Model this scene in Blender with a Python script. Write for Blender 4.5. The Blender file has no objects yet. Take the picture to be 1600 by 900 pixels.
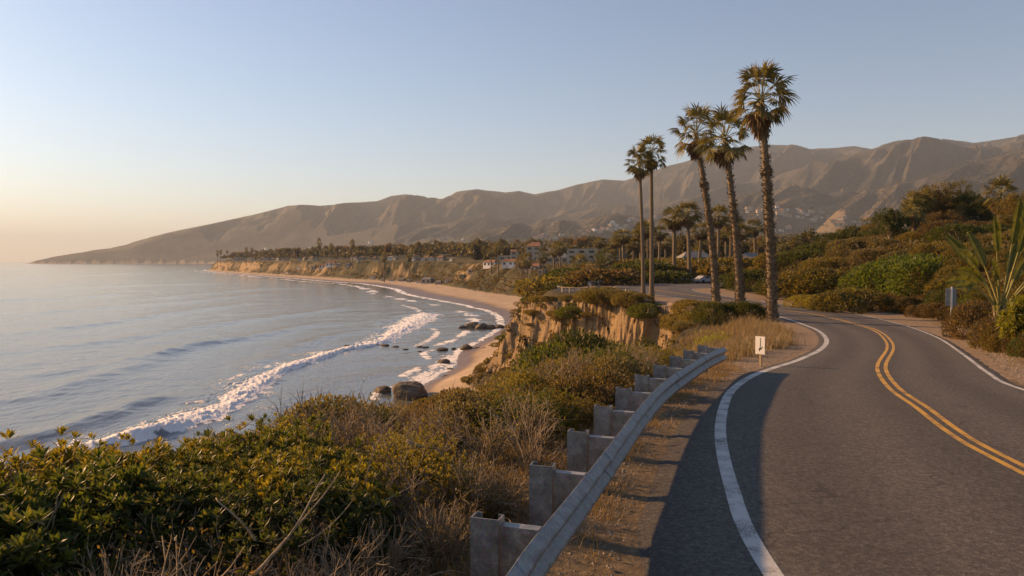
import bpy, math, random
import numpy as np
from mathutils import Vector, Matrix
rad = math.radians
S = bpy.context.scene
C = S.collection
# ------------------------------------------------------------------ camera, sky, sun, exposure
F = 1156.0; HZ = 408.0; CAMZ = 3.1; SEA = -14.5
cam = bpy.data.objects.new('camera', bpy.data.cameras.new('camera')); C.objects.link(cam)
cam.data.sensor_width = 36; cam.data.lens = 36*F/1600; cam.data.clip_start = .1; cam.data.clip_end = 60000
cam.location = (0, 0, CAMZ); cam.rotation_euler = (rad(90)-math.atan((450-HZ)/F), 0, 0)
S.camera = cam
SUN_EL, SUN_AZ = 19.5, -61.0          # azimuth from +Y, negative = left
W = bpy.data.worlds.new('World'); S.world = W; W.use_nodes = True
nt = W.node_tree; bg = nt.nodes['Background']
sky = nt.nodes.new('ShaderNodeTexSky'); sky.sky_type = 'NISHITA'; sky.sun_disc = False
sky.sun_elevation = rad(SUN_EL); sky.sun_rotation = rad(SUN_AZ)
sky.altitude = 0; sky.air_density = 1.0; sky.dust_density = 0.45; sky.ozone_density = 2.4
nt.links.new(sky.outputs[0], bg.inputs[0]); bg.inputs[1].default_value = 0.070
sd = Vector((math.sin(rad(SUN_AZ))*math.cos(rad(SUN_EL)), math.cos(rad(SUN_AZ))*math.cos(rad(SUN_EL)), math.sin(rad(SUN_EL))))
sun = bpy.data.objects.new('sun', bpy.data.lights.new('sun', 'SUN')); C.objects.link(sun)
sun.data.energy = 5.0; sun.data.angle = rad(1.2); sun.data.color = (1.0, .57, .25)
sun.rotation_euler = (-sd).to_track_quat('-Z', 'Y').to_euler()
S.view_settings.view_transform = 'Standard'; S.view_settings.look = 'None'; S.view_settings.exposure = 1.05; S.view_settings.gamma = 1
S.render.engine = 'CYCLES'
S.cycles.max_bounces = 6; S.cycles.volume_bounces = 0; S.cycles.transparent_max_bounces = 8; S.cycles.use_denoising = True
HAZE = 6.8e-5

# ------------------------------------------------------------------ noise and curve helpers
_rs = np.random.RandomState(7)
_perm = _rs.permutation(4096).astype(np.int64)
_ga = _rs.rand(4096)*2*np.pi; _gx = np.cos(_ga); _gy = np.sin(_ga)
def pn(x, y):
    x = np.asarray(x, float); y = np.asarray(y, float)
    xi = np.floor(x).astype(np.int64); yi = np.floor(y).astype(np.int64)
    xf = x-xi; yf = y-yi
    u = xf*xf*xf*(xf*(xf*6-15)+10); v = yf*yf*yf*(yf*(yf*6-15)+10)
    def g(ix, iy, fx, fy):
        h = _perm[(_perm[ix & 4095]+iy) & 4095]
        return _gx[h]*fx+_gy[h]*fy
    a = g(xi, yi, xf, yf); b = g(xi+1, yi, xf-1, yf); c = g(xi, yi+1, xf, yf-1); d = g(xi+1, yi+1, xf-1, yf-1)
    return (a+(b-a)*u+((c+(d-c)*u)-(a+(b-a)*u))*v)*1.5
def fbm(x, y, o=4, ridge=False):
    s = 0; a = 1; t = 0
    for k in range(o):
        n = pn(x*2**k+17.3*k, y*2**k-9.1*k)
        if ridge: n = 1-2*np.abs(n)
        s = s+a*n; t += a; a *= .5
    return s/t
def sstep(a, b, x):
    t = np.clip((x-a)/(b-a), 0, 1); return t*t*(3-2*t)
def catmull(P, per=8):
    P = np.array(P, float); n = len(P); out = []
    Q = np.vstack([2*P[0]-P[1], P, 2*P[-1]-P[-2]])
    for i in range(1, n):
        p0, p1, p2, p3 = Q[i-1], Q[i], Q[i+1], Q[i+2]
        for k in range(per):
            t = k/per
            out.append(.5*((2*p1)+(-p0+p2)*t+(2*p0-5*p1+4*p2-p3)*t*t+(-p0+3*p1-3*p2+p3)*t**3))
    out.append(P[-1]); return np.array(out)
def resample(P, n):
    P = np.array(P, float); s = np.concatenate([[0], np.cumsum(np.linalg.norm(np.diff(P[:, :2], axis=0), axis=1))])
    u = np.linspace(0, s[-1], n); return np.stack([np.interp(u, s, P[:, k]) for k in range(P.shape[1])], 1)
def poly_dist(X, Y, P, attrs=True):
    """nearest distance to polyline, arc length and interpolated columns of P"""
    A = P[:-1, :2]; B = P[1:, :2]; D = B-A; L2 = (D**2).sum(1); cum = np.concatenate([[0], np.cumsum(np.sqrt(L2))])
    X = X.astype(np.float32); Y = Y.astype(np.float32)
    best = np.full(X.shape, 1e12, np.float32); bi = np.zeros(X.shape, np.int32); bt = np.zeros(X.shape, np.float32)
    for i in range(len(A)):
        t = ((X-A[i, 0])*D[i, 0]+(Y-A[i, 1])*D[i, 1])/max(L2[i], 1e-9); np.clip(t, 0, 1, out=t)
        dx = X-(A[i, 0]+t*D[i, 0]); dy = Y-(A[i, 1]+t*D[i, 1]); d = dx*dx+dy*dy
        m = d < best
        best[m] = d[m]; bi[m] = i; bt[m] = t[m]
    d = np.sqrt(best.astype(float)); s = cum[bi]+bt*np.sqrt(L2[bi])
    if not attrs: return d, s
    return d, s, P[bi, 2:]*(1-bt[..., None])+P[bi+1, 2:]*bt[..., None]
def inside(X, Y, P):
    c = np.zeros(X.shape, bool); n = len(P)
    for i in range(n):
        x1, y1 = P[i, :2]; x2, y2 = P[(i+1) % n, :2]
        if y1 == y2: continue
        m = (y1 > Y) != (y2 > Y)
        c ^= m & (X < (x2-x1)*(Y-y1)/(y2-y1)+x1)
    return c

# ------------------------------------------------------------------ the lie of the land
def zr(Y): return -1.0*sstep(12, 50, Y)
def road_pt(px, py):
    y = 20.0
    for _ in range(60): y = .5*y+.5*(F*(CAMZ-float(zr(y)))/(py-HZ))
    return ((px-800)/F*y, y)
def at(px, py, z):
    y = F*(CAMZ-z)/(py-HZ); return ((px-800)/F*y, y)
def curve(pix, pre, post, n=320):
    return resample(catmull(pre+[road_pt(*p) for p in pix]+post, 10), n)
LW = curve([(1207,900),(1147,770),(1128,680),(1136,630),(1151,608),(1180,589),(1215,576),(1251,564),(1285,547),(1293,532),(1280,518),(1256,508),(1227,498)],
           [(2.1,-14),(2.2,-5),(2.35,2)], [(19.9,61),(19.4,73),(17.6,87),(15.4,100),(15.6,114),(21,128),(33,136),(50,139)])
YC = curve([(1600,737),(1500,682),(1445,641),(1403,612),(1383,587),(1381,570),(1393,547),(1389,533),(1374,520),(1348,510),(1285,494),(1227,485)],
           [(6.0,-14),(6.2,-5),(6.6,3)], [(22.6,75),(21.3,88),(20.2,100),(21.5,112),(27,122),(37,127),(51,129)])
RW = curve([(1600,611),(1547,585),(1508,556),(1469,530),(1432,515),(1390,503),(1327,489),(1285,483.6),(1227,477)],
           [(9.6,-14),(10,-5),(10.8,6),(11.6,12)], [(24.9,78),(24.5,90),(24.9,101),(27.5,110),(34,116),(42,118.5),(52,119.5)])
def offset(P, o):
    T = np.gradient(P, axis=0); T /= np.linalg.norm(T, axis=1)[:, None]
    N = np.stack([-T[:, 1], T[:, 0]], 1); return P+N*(np.asarray(o)[:, None] if np.ndim(o) else o)
ns = len(LW)
LP = offset(LW, (.10*fbm(np.arange(ns)*.9, np.zeros(ns), 3)+.06*fbm(np.arange(ns)*2.7+9, np.zeros(ns), 2))*(LW[:, 1] < 60)+np.interp(LW[:, 1], [0, 8, 12, 16, 20, 26, 60], [1.65, 1.5, 1.15, .85, .6, .5, .4]))
RP = offset(RW, -.45+.12*fbm(np.arange(ns)*.8+40, np.zeros(ns), 3))
ROADC = np.column_stack([(LP+RP)/2, np.linalg.norm(LP-RP, axis=1)/2])
# cliff-top edge: X, Y, ztop, face width, beach width
EDGE = np.array([(-130,-160,-1,12,8),(-70,-60,-1,12,8),(-30,-12,-.8,11,8),(-14,3,-.7,9,8),(-9.2,8,-.6,8,8),(-6.6,12.5,-.7,8,8),(-4.9,18,-1.4,8,8),(-3.3,25,-3.0,8,7),(-1.8,32,-4.2,8,6),
 (.8,37.5,-4.5,8,5),(5,41,-4.2,7,5),(9.5,45,-3.0,7,5),(13.5,52,-1.5,6,5),(16.3,60,-1.3,6,5),(16.8,68,-1.3,6,5),(14.2,76,-1.3,6,5),(10.6,82,-1.3,6.5,5),(6.9,89,-1.5,7.5,6),(3.2,96,-2.1,8.3,7),
 (2.6,101,-2.4,8,7.5),(4.5,110,-2.6,8,7.5),(6.5,122,-3,8,8),(9,140,-3.2,9,10),(14,170,-3.4,9,10),(19,205,-4,10,11),(25,245,-3,13,17),(29,285,-2,20,24),(26,333,0,22,32),(2,407,1.6,22,35),
 (-21,489,2,22,33),(-60,596,2.4,22,36),(-114,657,2.6,20,26),(-197,791,2.8,19,20),(-325,998,3,19,15),(-470,1240,3,16,10),(-566,1425,2,14,8),(-570,1480,2,14,8),(-520,1560,2,16,8),(-330,1760,2,20,10),
 (-180,2200,4,30,15),(-500,3400,6,40,20),(-1200,4500,8,40,25),(-2000,4950,12,40,25),(-2700,5060,14,40,25),(-3220,5080,6,40,25),(-3330,5250,6,60,25),(-3350,5800,6,80,25),(-3000,7500,6,80,25),(-1000,16000,6,80,25)], float)
_e = catmull(EDGE, 6)
EC = _e
EPOLY = np.vstack([EC[:, :2], [(30000,16000),(30000,-20000),(-1000,-20000)]])
# skyline and inner ridges of the mountains, (px, py)
SKY = np.array([(-400,402),(40,405.5),(60,403),(90,399),(130,394),(200,378),(250,366),(290,357),(340,347),(400,333),(450,320),(470,318.5),(500,320),(540,316),(590,312),(612,303),(635,300),(665,305),(690,309),(715,298),(745,294),(790,299),(812,296),(835,301),(870,294),(905,284),(940,277),(975,279),(1000,271),(1040,256),(1100,240),(1150,229),(1200,222),(1235,223),(1262,230),(1300,226),(1332,223),(1358,229),(1400,217),(1440,211),(1480,216),(1515,219),(1560,213),(1600,207),(1700,200),(1900,215),(2400,260)], float)
R2 = np.array([(-400,410),(100,409),(300,398),(380,388),(470,370),(560,362),(640,345),(700,352),(760,336),(830,345),(900,330),(960,318),(1010,322),(1080,306),(1150,290),(1240,263),(1310,245),(1360,230),(1400,221),(1440,216),(1500,228),(1560,226),(1620,214),(1900,230),(2400,280)], float)
R3 = np.array([(-400,410),(330,409),(460,392),(560,384),(640,372),(720,368),(800,352),(860,350),(930,338),(980,340),(1060,326),(1120,318),(1180,308),(1225,297),(1255,290),(1290,300),(1360,300),(1420,285),(1480,262),(1540,250),(1600,230),(1900,250),(2400,300)], float)
def mount(X, Y):
    r = np.hypot(X, Y); cs = np.maximum(Y, .25*r)/np.maximum(r, 1)
    th = np.arctan2(X, Y); px = 800+F*np.tan(np.clip(th, -1.2, 1.2))
    def el(R): return (HZ-np.interp(px, R[:, 0], R[:, 1]))/F*cs
    n1 = fbm(X/700., Y/700., 4); wob = fbm(X/1500.+5, Y/1500., 3)
    sp = fbm(th*9-r/1500.+wob*.6, r/4600.+wob*.3+th*2, 4, True)          # spurs running down towards the sea
    sp2 = fbm(X/330.+wob, Y/420., 4, True)
    z = np.zeros(X.shape)
    for R, R0, wd in ((SKY, 6600., 1800.), (R2, 5000., 1150.), (R3, 3900., 1050.)):
        R0v = R0+ (330 if R is not SKY else 0)*fbm(th*6+R0, th*0+R0/900., 2)
        p = 1-np.abs(r-R0v)/wd
        crest = el(R)*R0v*.985+CAMZ
        q = np.clip(p, 0, 1)
        zz = crest*(q**1.05)+crest*(4*q*(1-q))**.8*(.46*sp+.09*sp2-.12)+5*q*(1-q)*n1*4
        zc_ = el(R)*r+CAMZ; zs_ = el(SKY)*r*.985+CAMZ; lim = np.minimum(np.where(r < R0v, zc_*1.06, zc_*2), zs_)
        zz = np.where(zz > lim*.94, lim*.94+(lim*.06)*np.tanh((zz-lim*.94)/(lim*.06+1e-6)), zz)
        z = np.maximum(z, np.where(p > 0, zz, 0))
    # two pale knolls in front of the right-hand ridge
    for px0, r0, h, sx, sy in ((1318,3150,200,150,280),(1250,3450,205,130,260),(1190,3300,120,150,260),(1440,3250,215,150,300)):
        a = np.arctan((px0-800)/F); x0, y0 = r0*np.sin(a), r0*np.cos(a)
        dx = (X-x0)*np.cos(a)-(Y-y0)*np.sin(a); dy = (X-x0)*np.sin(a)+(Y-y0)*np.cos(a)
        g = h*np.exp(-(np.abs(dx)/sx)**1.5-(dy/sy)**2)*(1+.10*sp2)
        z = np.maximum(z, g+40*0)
    return z
def plain(X, Y):
    r = np.hypot(X, Y); th = np.arctan2(X, Y); px = 800+F*np.tan(np.clip(th, -1.2, 1.2))
    s = np.interp(px, [300, 500, 700, 900, 1100, 1400], [.0025, .007, .018, .030, .036, .036])
    return 2.0+s*np.maximum(r-420, 0)+ 2.2*fbm(X/120., Y/120., 3)*sstep(180, 500, r)
def terrain(X, Y, full=False):
    X = np.asarray(X, float); Y = np.asarray(Y, float)
    d, s, at_ = poly_dist(X, Y, EC); ins = inside(X, Y, EPOLY)
    zt, w, bw = at_[..., 0], at_[..., 1], at_[..., 2]
    d = np.where(ins, d, -d)
    r = np.hypot(X, Y)
    rd, _, ra = poly_dist(X, Y, ROADC); rd = rd-ra[..., 0]
    near = 1-sstep(150, 420, r)
    # inland height
    side = X-np.interp(Y, RP[:240, 1], RP[:240, 0])
    dr = np.where((side > 0) | (Y > 100), np.maximum(rd, 0), 0)*sstep(-1, 1, side)
    zi = zr(Y)
    bank = 2.3*sstep(.8, 13, dr)*(1-sstep(55, 95, Y))+1.2*sstep(4, 16, dr)*sstep(50, 90, Y)
    hill = 8.0*np.exp(-((X-78)/33)**2-((Y-108)/40)**2)+2.0*np.exp(-((X-46)/16)**2-((Y-82)/22)**2)+3*np.exp(-((X-60)/26)**2-((Y-40)/30)**2)
    zi = zi+bank+hill*sstep(1, 10, dr)
    # ground left of the road falls gently to the edge
    kw = 3.2+3.2*np.exp(-((Y-34)/13)**2)
    k = np.exp(-(np.maximum(d, 0)/kw)**2)*sstep(.2, 3.5, rd)
    zi = zi*(1-k)+zt*k
    lump = (.16*fbm(X/2.6, Y/2.6, 4)+.5*fbm(X/14., Y/14., 3)*sstep(4, 20, rd))*sstep(.3, 2.2, rd)
    zi = zi+lump
    lot = np.hypot((X-11.5)/6.5, (Y-103)/7.5); kl = 1-sstep(.95, 1.25, lot); zi = zi*(1-kl)+(-1.0)*kl
    pl = plain(X, Y)
    zi = zi*near+pl*(1-near)
    m = mount(X, Y)
    zi = np.where(r > 1500, np.maximum(zi*1.0, m+0*zi)+0*zi, zi)
    zi = np.minimum(zi, zt+np.maximum(d, 0)*np.where(r > 300, .22, .75)+np.where(r > 300, (np.maximum(d, 0)/160)**2*12, 0)+(lump*near))
    # cliff face with flutes and slumps
    nearf = 1-sstep(200, 350, r)
    sw = s+2.6*fbm(X/5., Y/5., 3)+.35*d*fbm(X/16.+7, Y/16., 2)
    fl = fbm(sw/2.3, d/5., 5, True); fl2 = fbm(sw/8., d/9.+3, 4, True)
    ff = fbm(s/26., d/60., 4, True)
    face_in = np.exp(-((d+.45*w)/(.55*w))**2)
    de = d+face_in*(nearf*(.75*fl+1.6*fl2+.7*fbm(X/1.1, Y/1.1, 4))+(1-nearf)*9*ff*np.clip(w/22, 0, 1.5))
    t = np.clip(-de/w, 0, 1)
    prof = np.where(t < .55, t*1.36, .748+(t-.55)*.56)
    zb = -13.0
    zf = zt+(zb-zt)*prof
    u = np.maximum(-de-w, 0)
    zs = zb-u*1.5/bw
    zs = np.where(zs < SEA-.6, SEA-.6+(zs-SEA+.6)*.35, zs); zs = np.maximum(zs, -22)
    zs = zs+.10*fbm(X/5., Y/5., 3)*sstep(0, 3, u)*nearf
    z = np.where(de > 0, zi, np.where(t < 1, zf+.15*lump, zs))
    z = np.where((de > 0) & (d < 0), zt, z)
    if full: return z, d, de, t, u, bw, rd, m, zi, r
    return z
def T1(x, y): return float(terrain(np.array([x]), np.array([y]))[0])

# ------------------------------------------------------------------ materials
MATS = {}
def mat(name, col=(.5,.5,.5), rough=.8, metal=0, spec=.3):
    m = bpy.data.materials.new(name); m.use_nodes = True; b = m.node_tree.nodes['Principled BSDF']
    b.inputs['Base Color'].default_value = (*col, 1); b.inputs['Roughness'].default_value = rough; b.inputs['Metallic'].default_value = metal
    b.inputs['Specular IOR Level'].default_value = spec
    MATS[name] = m; return m, m.node_tree, b
def N(nt, typ, **kw):
    n = nt.nodes.new(typ)
    for k, v in kw.items():
        if k in n.inputs: n.inputs[k].default_value = v
        else: setattr(n, k, v)
    return n
def noise(nt, scale, detail=4, rough=.55, vec=None, dist=0):
    n = N(nt, 'ShaderNodeTexNoise'); n.inputs['Scale'].default_value = scale; n.inputs['Detail'].default_value = detail; n.inputs['Roughness'].default_value = rough; n.inputs['Distortion'].default_value = dist
    if vec is not None: nt.links.new(vec, n.inputs['Vector'])
    return n.outputs['Fac']
def ramp(nt, fac, stops):
    r = N(nt, 'ShaderNodeValToRGB'); e = r.color_ramp.elements
    while len(e) < len(stops): e.new(.5)
    for el, (p, c) in zip(e, stops): el.position = p; el.color = (*c, 1) if len(c) == 3 else c
    nt.links.new(fac, r.inputs[0]); return r.outputs[0]
def mix(nt, f, a, b, mode='MIX'):
    m = N(nt, 'ShaderNodeMix'); m.data_type = 'RGBA'; m.blend_type = mode
    for v, i in ((f, 0), (a, 6), (b, 7)):
        if isinstance(v, (int, float)): m.inputs[i].default_value = v
        elif isinstance(v, tuple): m.inputs[i].default_value = (*v, 1)
        else: nt.links.new(v, m.inputs[i])
    return m.outputs[2]
def math_(nt, op, a, b=0.0, c=None):
    m = N(nt, 'ShaderNodeMath'); m.operation = op
    for i, v in enumerate((a, b) if c is None else (a, b, c)):
        if isinstance(v, (int, float)): m.inputs[i].default_value = v
        else: nt.links.new(v, m.inputs[i])
    return m.outputs[0]
def gray(v): return (v, v, v)
def bump(nt, b, h, dist=.02, strength=1.0):
    n = N(nt, 'ShaderNodeBump'); n.inputs['Distance'].default_value = dist; n.inputs['Strength'].default_value = strength
    nt.links.new(h, n.inputs['Height']); nt.links.new(n.outputs[0], b.inputs['Normal']); return n
def coords(nt, which='Object'): return N(nt, 'ShaderNodeTexCoord').outputs[which]

def land_material():
    m, nt, b = mat('land', rough=.95, spec=.1); L = nt.links.new
    a = N(nt, 'ShaderNodeAttribute'); a.attribute_name = 'mask'; sp = N(nt, 'ShaderNodeSeparateColor'); L(a.outputs['Color'], sp.inputs[0])
    a2 = N(nt, 'ShaderNodeAttribute'); a2.attribute_name = 'mask_b'; sp2 = N(nt, 'ShaderNodeSeparateColor'); L(a2.outputs['Color'], sp2.inputs[0])
    sand, rock, dirt = sp.outputs[0], sp.outputs[1], sp.outputs[2]; wet, mtn, pale = sp2.outputs[0], sp2.outputs[1], sp2.outputs[2]
    co = coords(nt)
    nf = noise(nt, .9, 8, .65, co); nfine = noise(nt, 9, 6, .7, co); nb = noise(nt, .05, 6, .6, co); nm = noise(nt, .006, 8, .65, co)
    soil = ramp(nt, nfine, [(.3, (.035,.027,.017)), (.55, (.085,.064,.038)), (.75, (.17,.125,.072))])
    scrub = ramp(nt, nf, [(.35, (.028,.03,.014)), (.52, (.07,.06,.03)), (.68, (.13,.10,.055))])
    base = mix(nt, .5, soil, scrub)
    far = ramp(nt, nb, [(.35, (.030,.032,.016)), (.5, (.062,.055,.028)), (.66, (.12,.095,.05))])
    base = mix(nt, mtn, base, far)
    mt = ramp(nt, nm, [(.36, (.010,.013,.012)), (.52, (.022,.022,.018)), (.72, (.050,.042,.030))])
    base = mix(nt, math_(nt, 'GREATER_THAN', mtn, 1.5), base, mt)
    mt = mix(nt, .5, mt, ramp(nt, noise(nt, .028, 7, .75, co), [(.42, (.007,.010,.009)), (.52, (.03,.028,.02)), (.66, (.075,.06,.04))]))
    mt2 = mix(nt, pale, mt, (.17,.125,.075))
    mfac = math_(nt, 'SUBTRACT', mtn, 1.0); mc = N(nt, 'ShaderNodeClamp'); L(mfac, mc.inputs[0])
    base = mix(nt, mc.outputs[0], base, mt2)
    map_ = N(nt, 'ShaderNodeMapping'); L(co, map_.inputs[0]); map_.inputs['Scale'].default_value = (1,1,3.5)
    strat = noise(nt, .55, 8, .7, map_.outputs[0]); rfine = noise(nt, 3.2, 8, .75, co)
    rk = ramp(nt, strat, [(.34, (.15,.10,.055)), (.46, (.34,.24,.13)), (.56, (.28,.19,.10)), (.7, (.48,.36,.21))])
    rk = mix(nt, .45, rk, ramp(nt, rfine, [(.3, (.16,.10,.05)), (.7, (.5,.35,.19))]))
    veg = ramp(nt, nf, [(.40, (0,0,0)), (.5, (1,1,1))])
    base = mix(nt, rock, base, rk)
    dr = ramp(nt, nfine, [(.3, (.14,.10,.065)), (.5, (.26,.19,.125)), (.72, (.37,.28,.19))])
    base = mix(nt, dirt, base, dr)
    sd_ = ramp(nt, noise(nt, .25, 6, .6, co), [(.35, (.36,.27,.185)), (.65, (.47,.36,.25))])
    weed = ramp(nt, noise(nt, .35, 9, .75, co), [(.60, (0,0,0)), (.68, (1,1,1))])
    sd_ = mix(nt, math_(nt, 'MULTIPLY', weed, .55), sd_, (.10,.07,.045))
    base = mix(nt, sand, base, sd_)
    base = mix(nt, wet, base, (.17,.12,.085))
    L(base, b.inputs['Base Color'])
    L(math_(nt, 'SUBTRACT', .95, math_(nt, 'MULTIPLY', wet, .55)), b.inputs['Roughness'])
    hh = math_(nt, 'ADD', math_(nt, 'MULTIPLY', nfine, .35), nf)
    hs = math_(nt, 'MULTIPLY', hh, math_(nt, 'SUBTRACT', 1.0, math_(nt, 'MULTIPLY', sand, .8)))
    bn = bump(nt, b, hs, .10, .9)
    b2 = N(nt, 'ShaderNodeBump'); b2.inputs['Distance'].default_value = 14; L(math_(nt, 'MULTIPLY', noise(nt, .011, 7, .65, co), mc.outputs[0]), b2.inputs['Height']); L(b2.outputs[0], bn.inputs['Normal'])
    b3 = N(nt, 'ShaderNodeBump'); b3.inputs['Distance'].default_value = .3; L(math_(nt, 'MULTIPLY', math_(nt, 'ADD', rfine, strat), rock), b3.inputs['Height']); L(b2.outputs[0], b3.inputs['Normal']); L(b3.outputs[0], bn.inputs['Normal'])
    return m
def leaf_material(name='leaf', trans=.35, varc=.5):
    m = bpy.data.materials.new(name); m.use_nodes = True; nt = m.node_tree; nt.nodes.clear(); L = nt.links.new
    out = N(nt, 'ShaderNodeOutputMaterial'); oi = N(nt, 'ShaderNodeObjectInfo'); co = coords(nt); geo = N(nt, 'ShaderNodeNewGeometry')
    r = geo.outputs['Random Per Island']
    f = math_(nt, 'ADD', math_(nt, 'MULTIPLY', noise(nt, 1.7, 3, .5, co), .9), math_(nt, 'MULTIPLY', r, .7))
    v = ramp(nt, f, [(.35, (.55,.55,.5)), (.7, (1.0,1.0,1.0)), (1.05, (1.75,1.45,1.0))])
    v0 = mix(nt, varc, (1.,1.,1.), v)
    c = mix(nt, 1.0, oi.outputs['Color'], v0, 'MULTIPLY')
    dry = math_(nt, 'GREATER_THAN', noise(nt, 40, 0, .5, co), .66)
    c = mix(nt, math_(nt, 'MULTIPLY', dry, .4), c, (.20,.11,.045))
    b = N(nt, 'ShaderNodeBsdfPrincipled'); L(c, b.inputs['Base Color']); b.inputs['Roughness'].default_value = .52; b.inputs['Specular IOR Level'].default_value = .35
    t = N(nt, 'ShaderNodeBsdfTranslucent'); tc = mix(nt, 1.0, c, (1.9,1.75,.8), 'MULTIPLY'); L(tc, t.inputs[0])
    ms = N(nt, 'ShaderNodeMixShader'); ms.inputs[0].default_value = trans
    L(b.outputs[0], ms.inputs[1]); L(t.outputs[0], ms.inputs[2]); L(ms.outputs[0], out.inputs[0])
    MATS[name] = m; return m
LAND = land_material()
LEAF = leaf_material('leaf', .48); FROND = leaf_material('frond', .25, .4)
def simple(name, c1, c2, scale, rough=.85, metal=0, bd=.01, det=6, spec=.3, stretch=(1,1,1)):
    m, nt, b = mat(name, c1, rough, metal, spec); co = coords(nt); mp = N(nt, 'ShaderNodeMapping'); nt.links.new(co, mp.inputs[0]); mp.inputs['Scale'].default_value = stretch
    n = noise(nt, scale, det, .65, mp.outputs[0]); nt.links.new(ramp(nt, n, [(.33, c1), (.68, c2)]), b.inputs['Base Color']); bump(nt, b, n, bd)
    return m
BARK = simple('palm_bark', (.085,.065,.042), (.29,.22,.14), 6, .95, 0, .03, 8, .1, (1,1,5))
WOODY = simple('twig_wood', (.16,.115,.07), (.40,.31,.20), 9, .9, 0, .004)
DRYF = simple('dead_frond', (.10,.065,.035), (.24,.16,.085), 5, .95, 0, .01)
STRAW = simple('dry_straw', (.26,.19,.10), (.46,.36,.20), 3, .9, 0, .002)
ROCK = simple('boulder_rock', (.055,.043,.033), (.20,.155,.11), 2.2, .9, 0, .35, 10)
STUCCO = simple('pale_stucco', (.34,.28,.21), (.46,.39,.30), .5, .9, 0, .02)
ROOF = simple('clay_roof', (.20,.09,.05), (.30,.15,.08), 3, .9, 0, .03)
GREYROOF = simple('grey_roof', (.16,.15,.14), (.26,.24,.22), 3, .9, 0, .02)
WIN, _, _ = mat('window_glass', (.03,.035,.04), .15, 0, .6)
WHITE = simple('white_paint', (.62,.60,.55), (.80,.78,.74), 20, .6, 0, .002)
TYRE, _, _ = mat('tyre_rubber', (.02,.02,.02), .9)
BLACKP, _, _ = mat('black_paint', (.02,.02,.02), .6)
def galv():
    m, nt, b = mat('galvanised_steel', (.42,.42,.42), .45, .45, .5); co = coords(nt)
    n1 = noise(nt, 7, 8, .7, co); v = N(nt, 'ShaderNodeTexVoronoi'); v.inputs['Scale'].default_value = 55; nt.links.new(co, v.inputs[0])
    mp = N(nt, 'ShaderNodeMapping'); nt.links.new(co, mp.inputs[0]); mp.inputs['Scale'].default_value = (14,14,1.6); streak = noise(nt, 1.6, 6, .7, mp.outputs[0])
    c = ramp(nt, n1, [(.3, (.14,.138,.134)), (.5, (.24,.236,.23)), (.7, (.38,.375,.365))])
    c = mix(nt, .22, c, v.outputs['Color'], 'SOFT_LIGHT')
    rust = math_(nt, 'MULTIPLY', ramp(nt, streak, [(.60, gray(0)), (.72, gray(1))]), ramp(nt, noise(nt, 3.1, 5, .6, co), [(.5, gray(0)), (.65, gray(1))]))
    c = mix(nt, math_(nt, 'MULTIPLY', rust, .6), c, (.20,.115,.06)); nt.links.new(c, b.inputs['Base Color'])
    nt.links.new(ramp(nt, n1, [(.3, gray(.38)), (.7, gray(.62))]), b.inputs['Roughness']); bump(nt, b, n1, .003)
    return m
GALV = galv()

# ------------------------------------------------------------------ mesh and naming helpers
def mk(name, V, Fq=None, Ft=None, m=None, smooth=False, parent=None, poly=None, link=True):
    me = bpy.data.meshes.new(name); V = np.asarray(V, np.float32)
    me.vertices.add(len(V)); me.vertices.foreach_set('co', V.ravel())
    loops = []; starts = []; tot = 0
    if Fq is not None and len(Fq): Fq = np.asarray(Fq, np.int32); loops.append(Fq.ravel()); starts.append(tot+4*np.arange(len(Fq))); tot += Fq.size
    if Ft is not None and len(Ft): Ft = np.asarray(Ft, np.int32); loops.append(Ft.ravel()); starts.append(tot+3*np.arange(len(Ft))); tot += Ft.size
    if poly:
        for f in poly: loops.append(np.array(f, np.int32)); starts.append(np.array([tot])); tot += len(f)
    lo = np.concatenate(loops); st = np.concatenate(starts).astype(np.int32)
    me.loops.add(len(lo)); me.loops.foreach_set('vertex_index', lo)
    me.polygons.add(len(st)); me.polygons.foreach_set('loop_start', st)
    me.polygons.foreach_set('use_smooth', np.full(len(st), bool(smooth)))
    me.update(calc_edges=True)
    if m: me.materials.append(m)
    o = bpy.data.objects.new(name, me)
    if link: C.objects.link(o)
    if parent is not None: o.parent = parent
    return o
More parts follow.
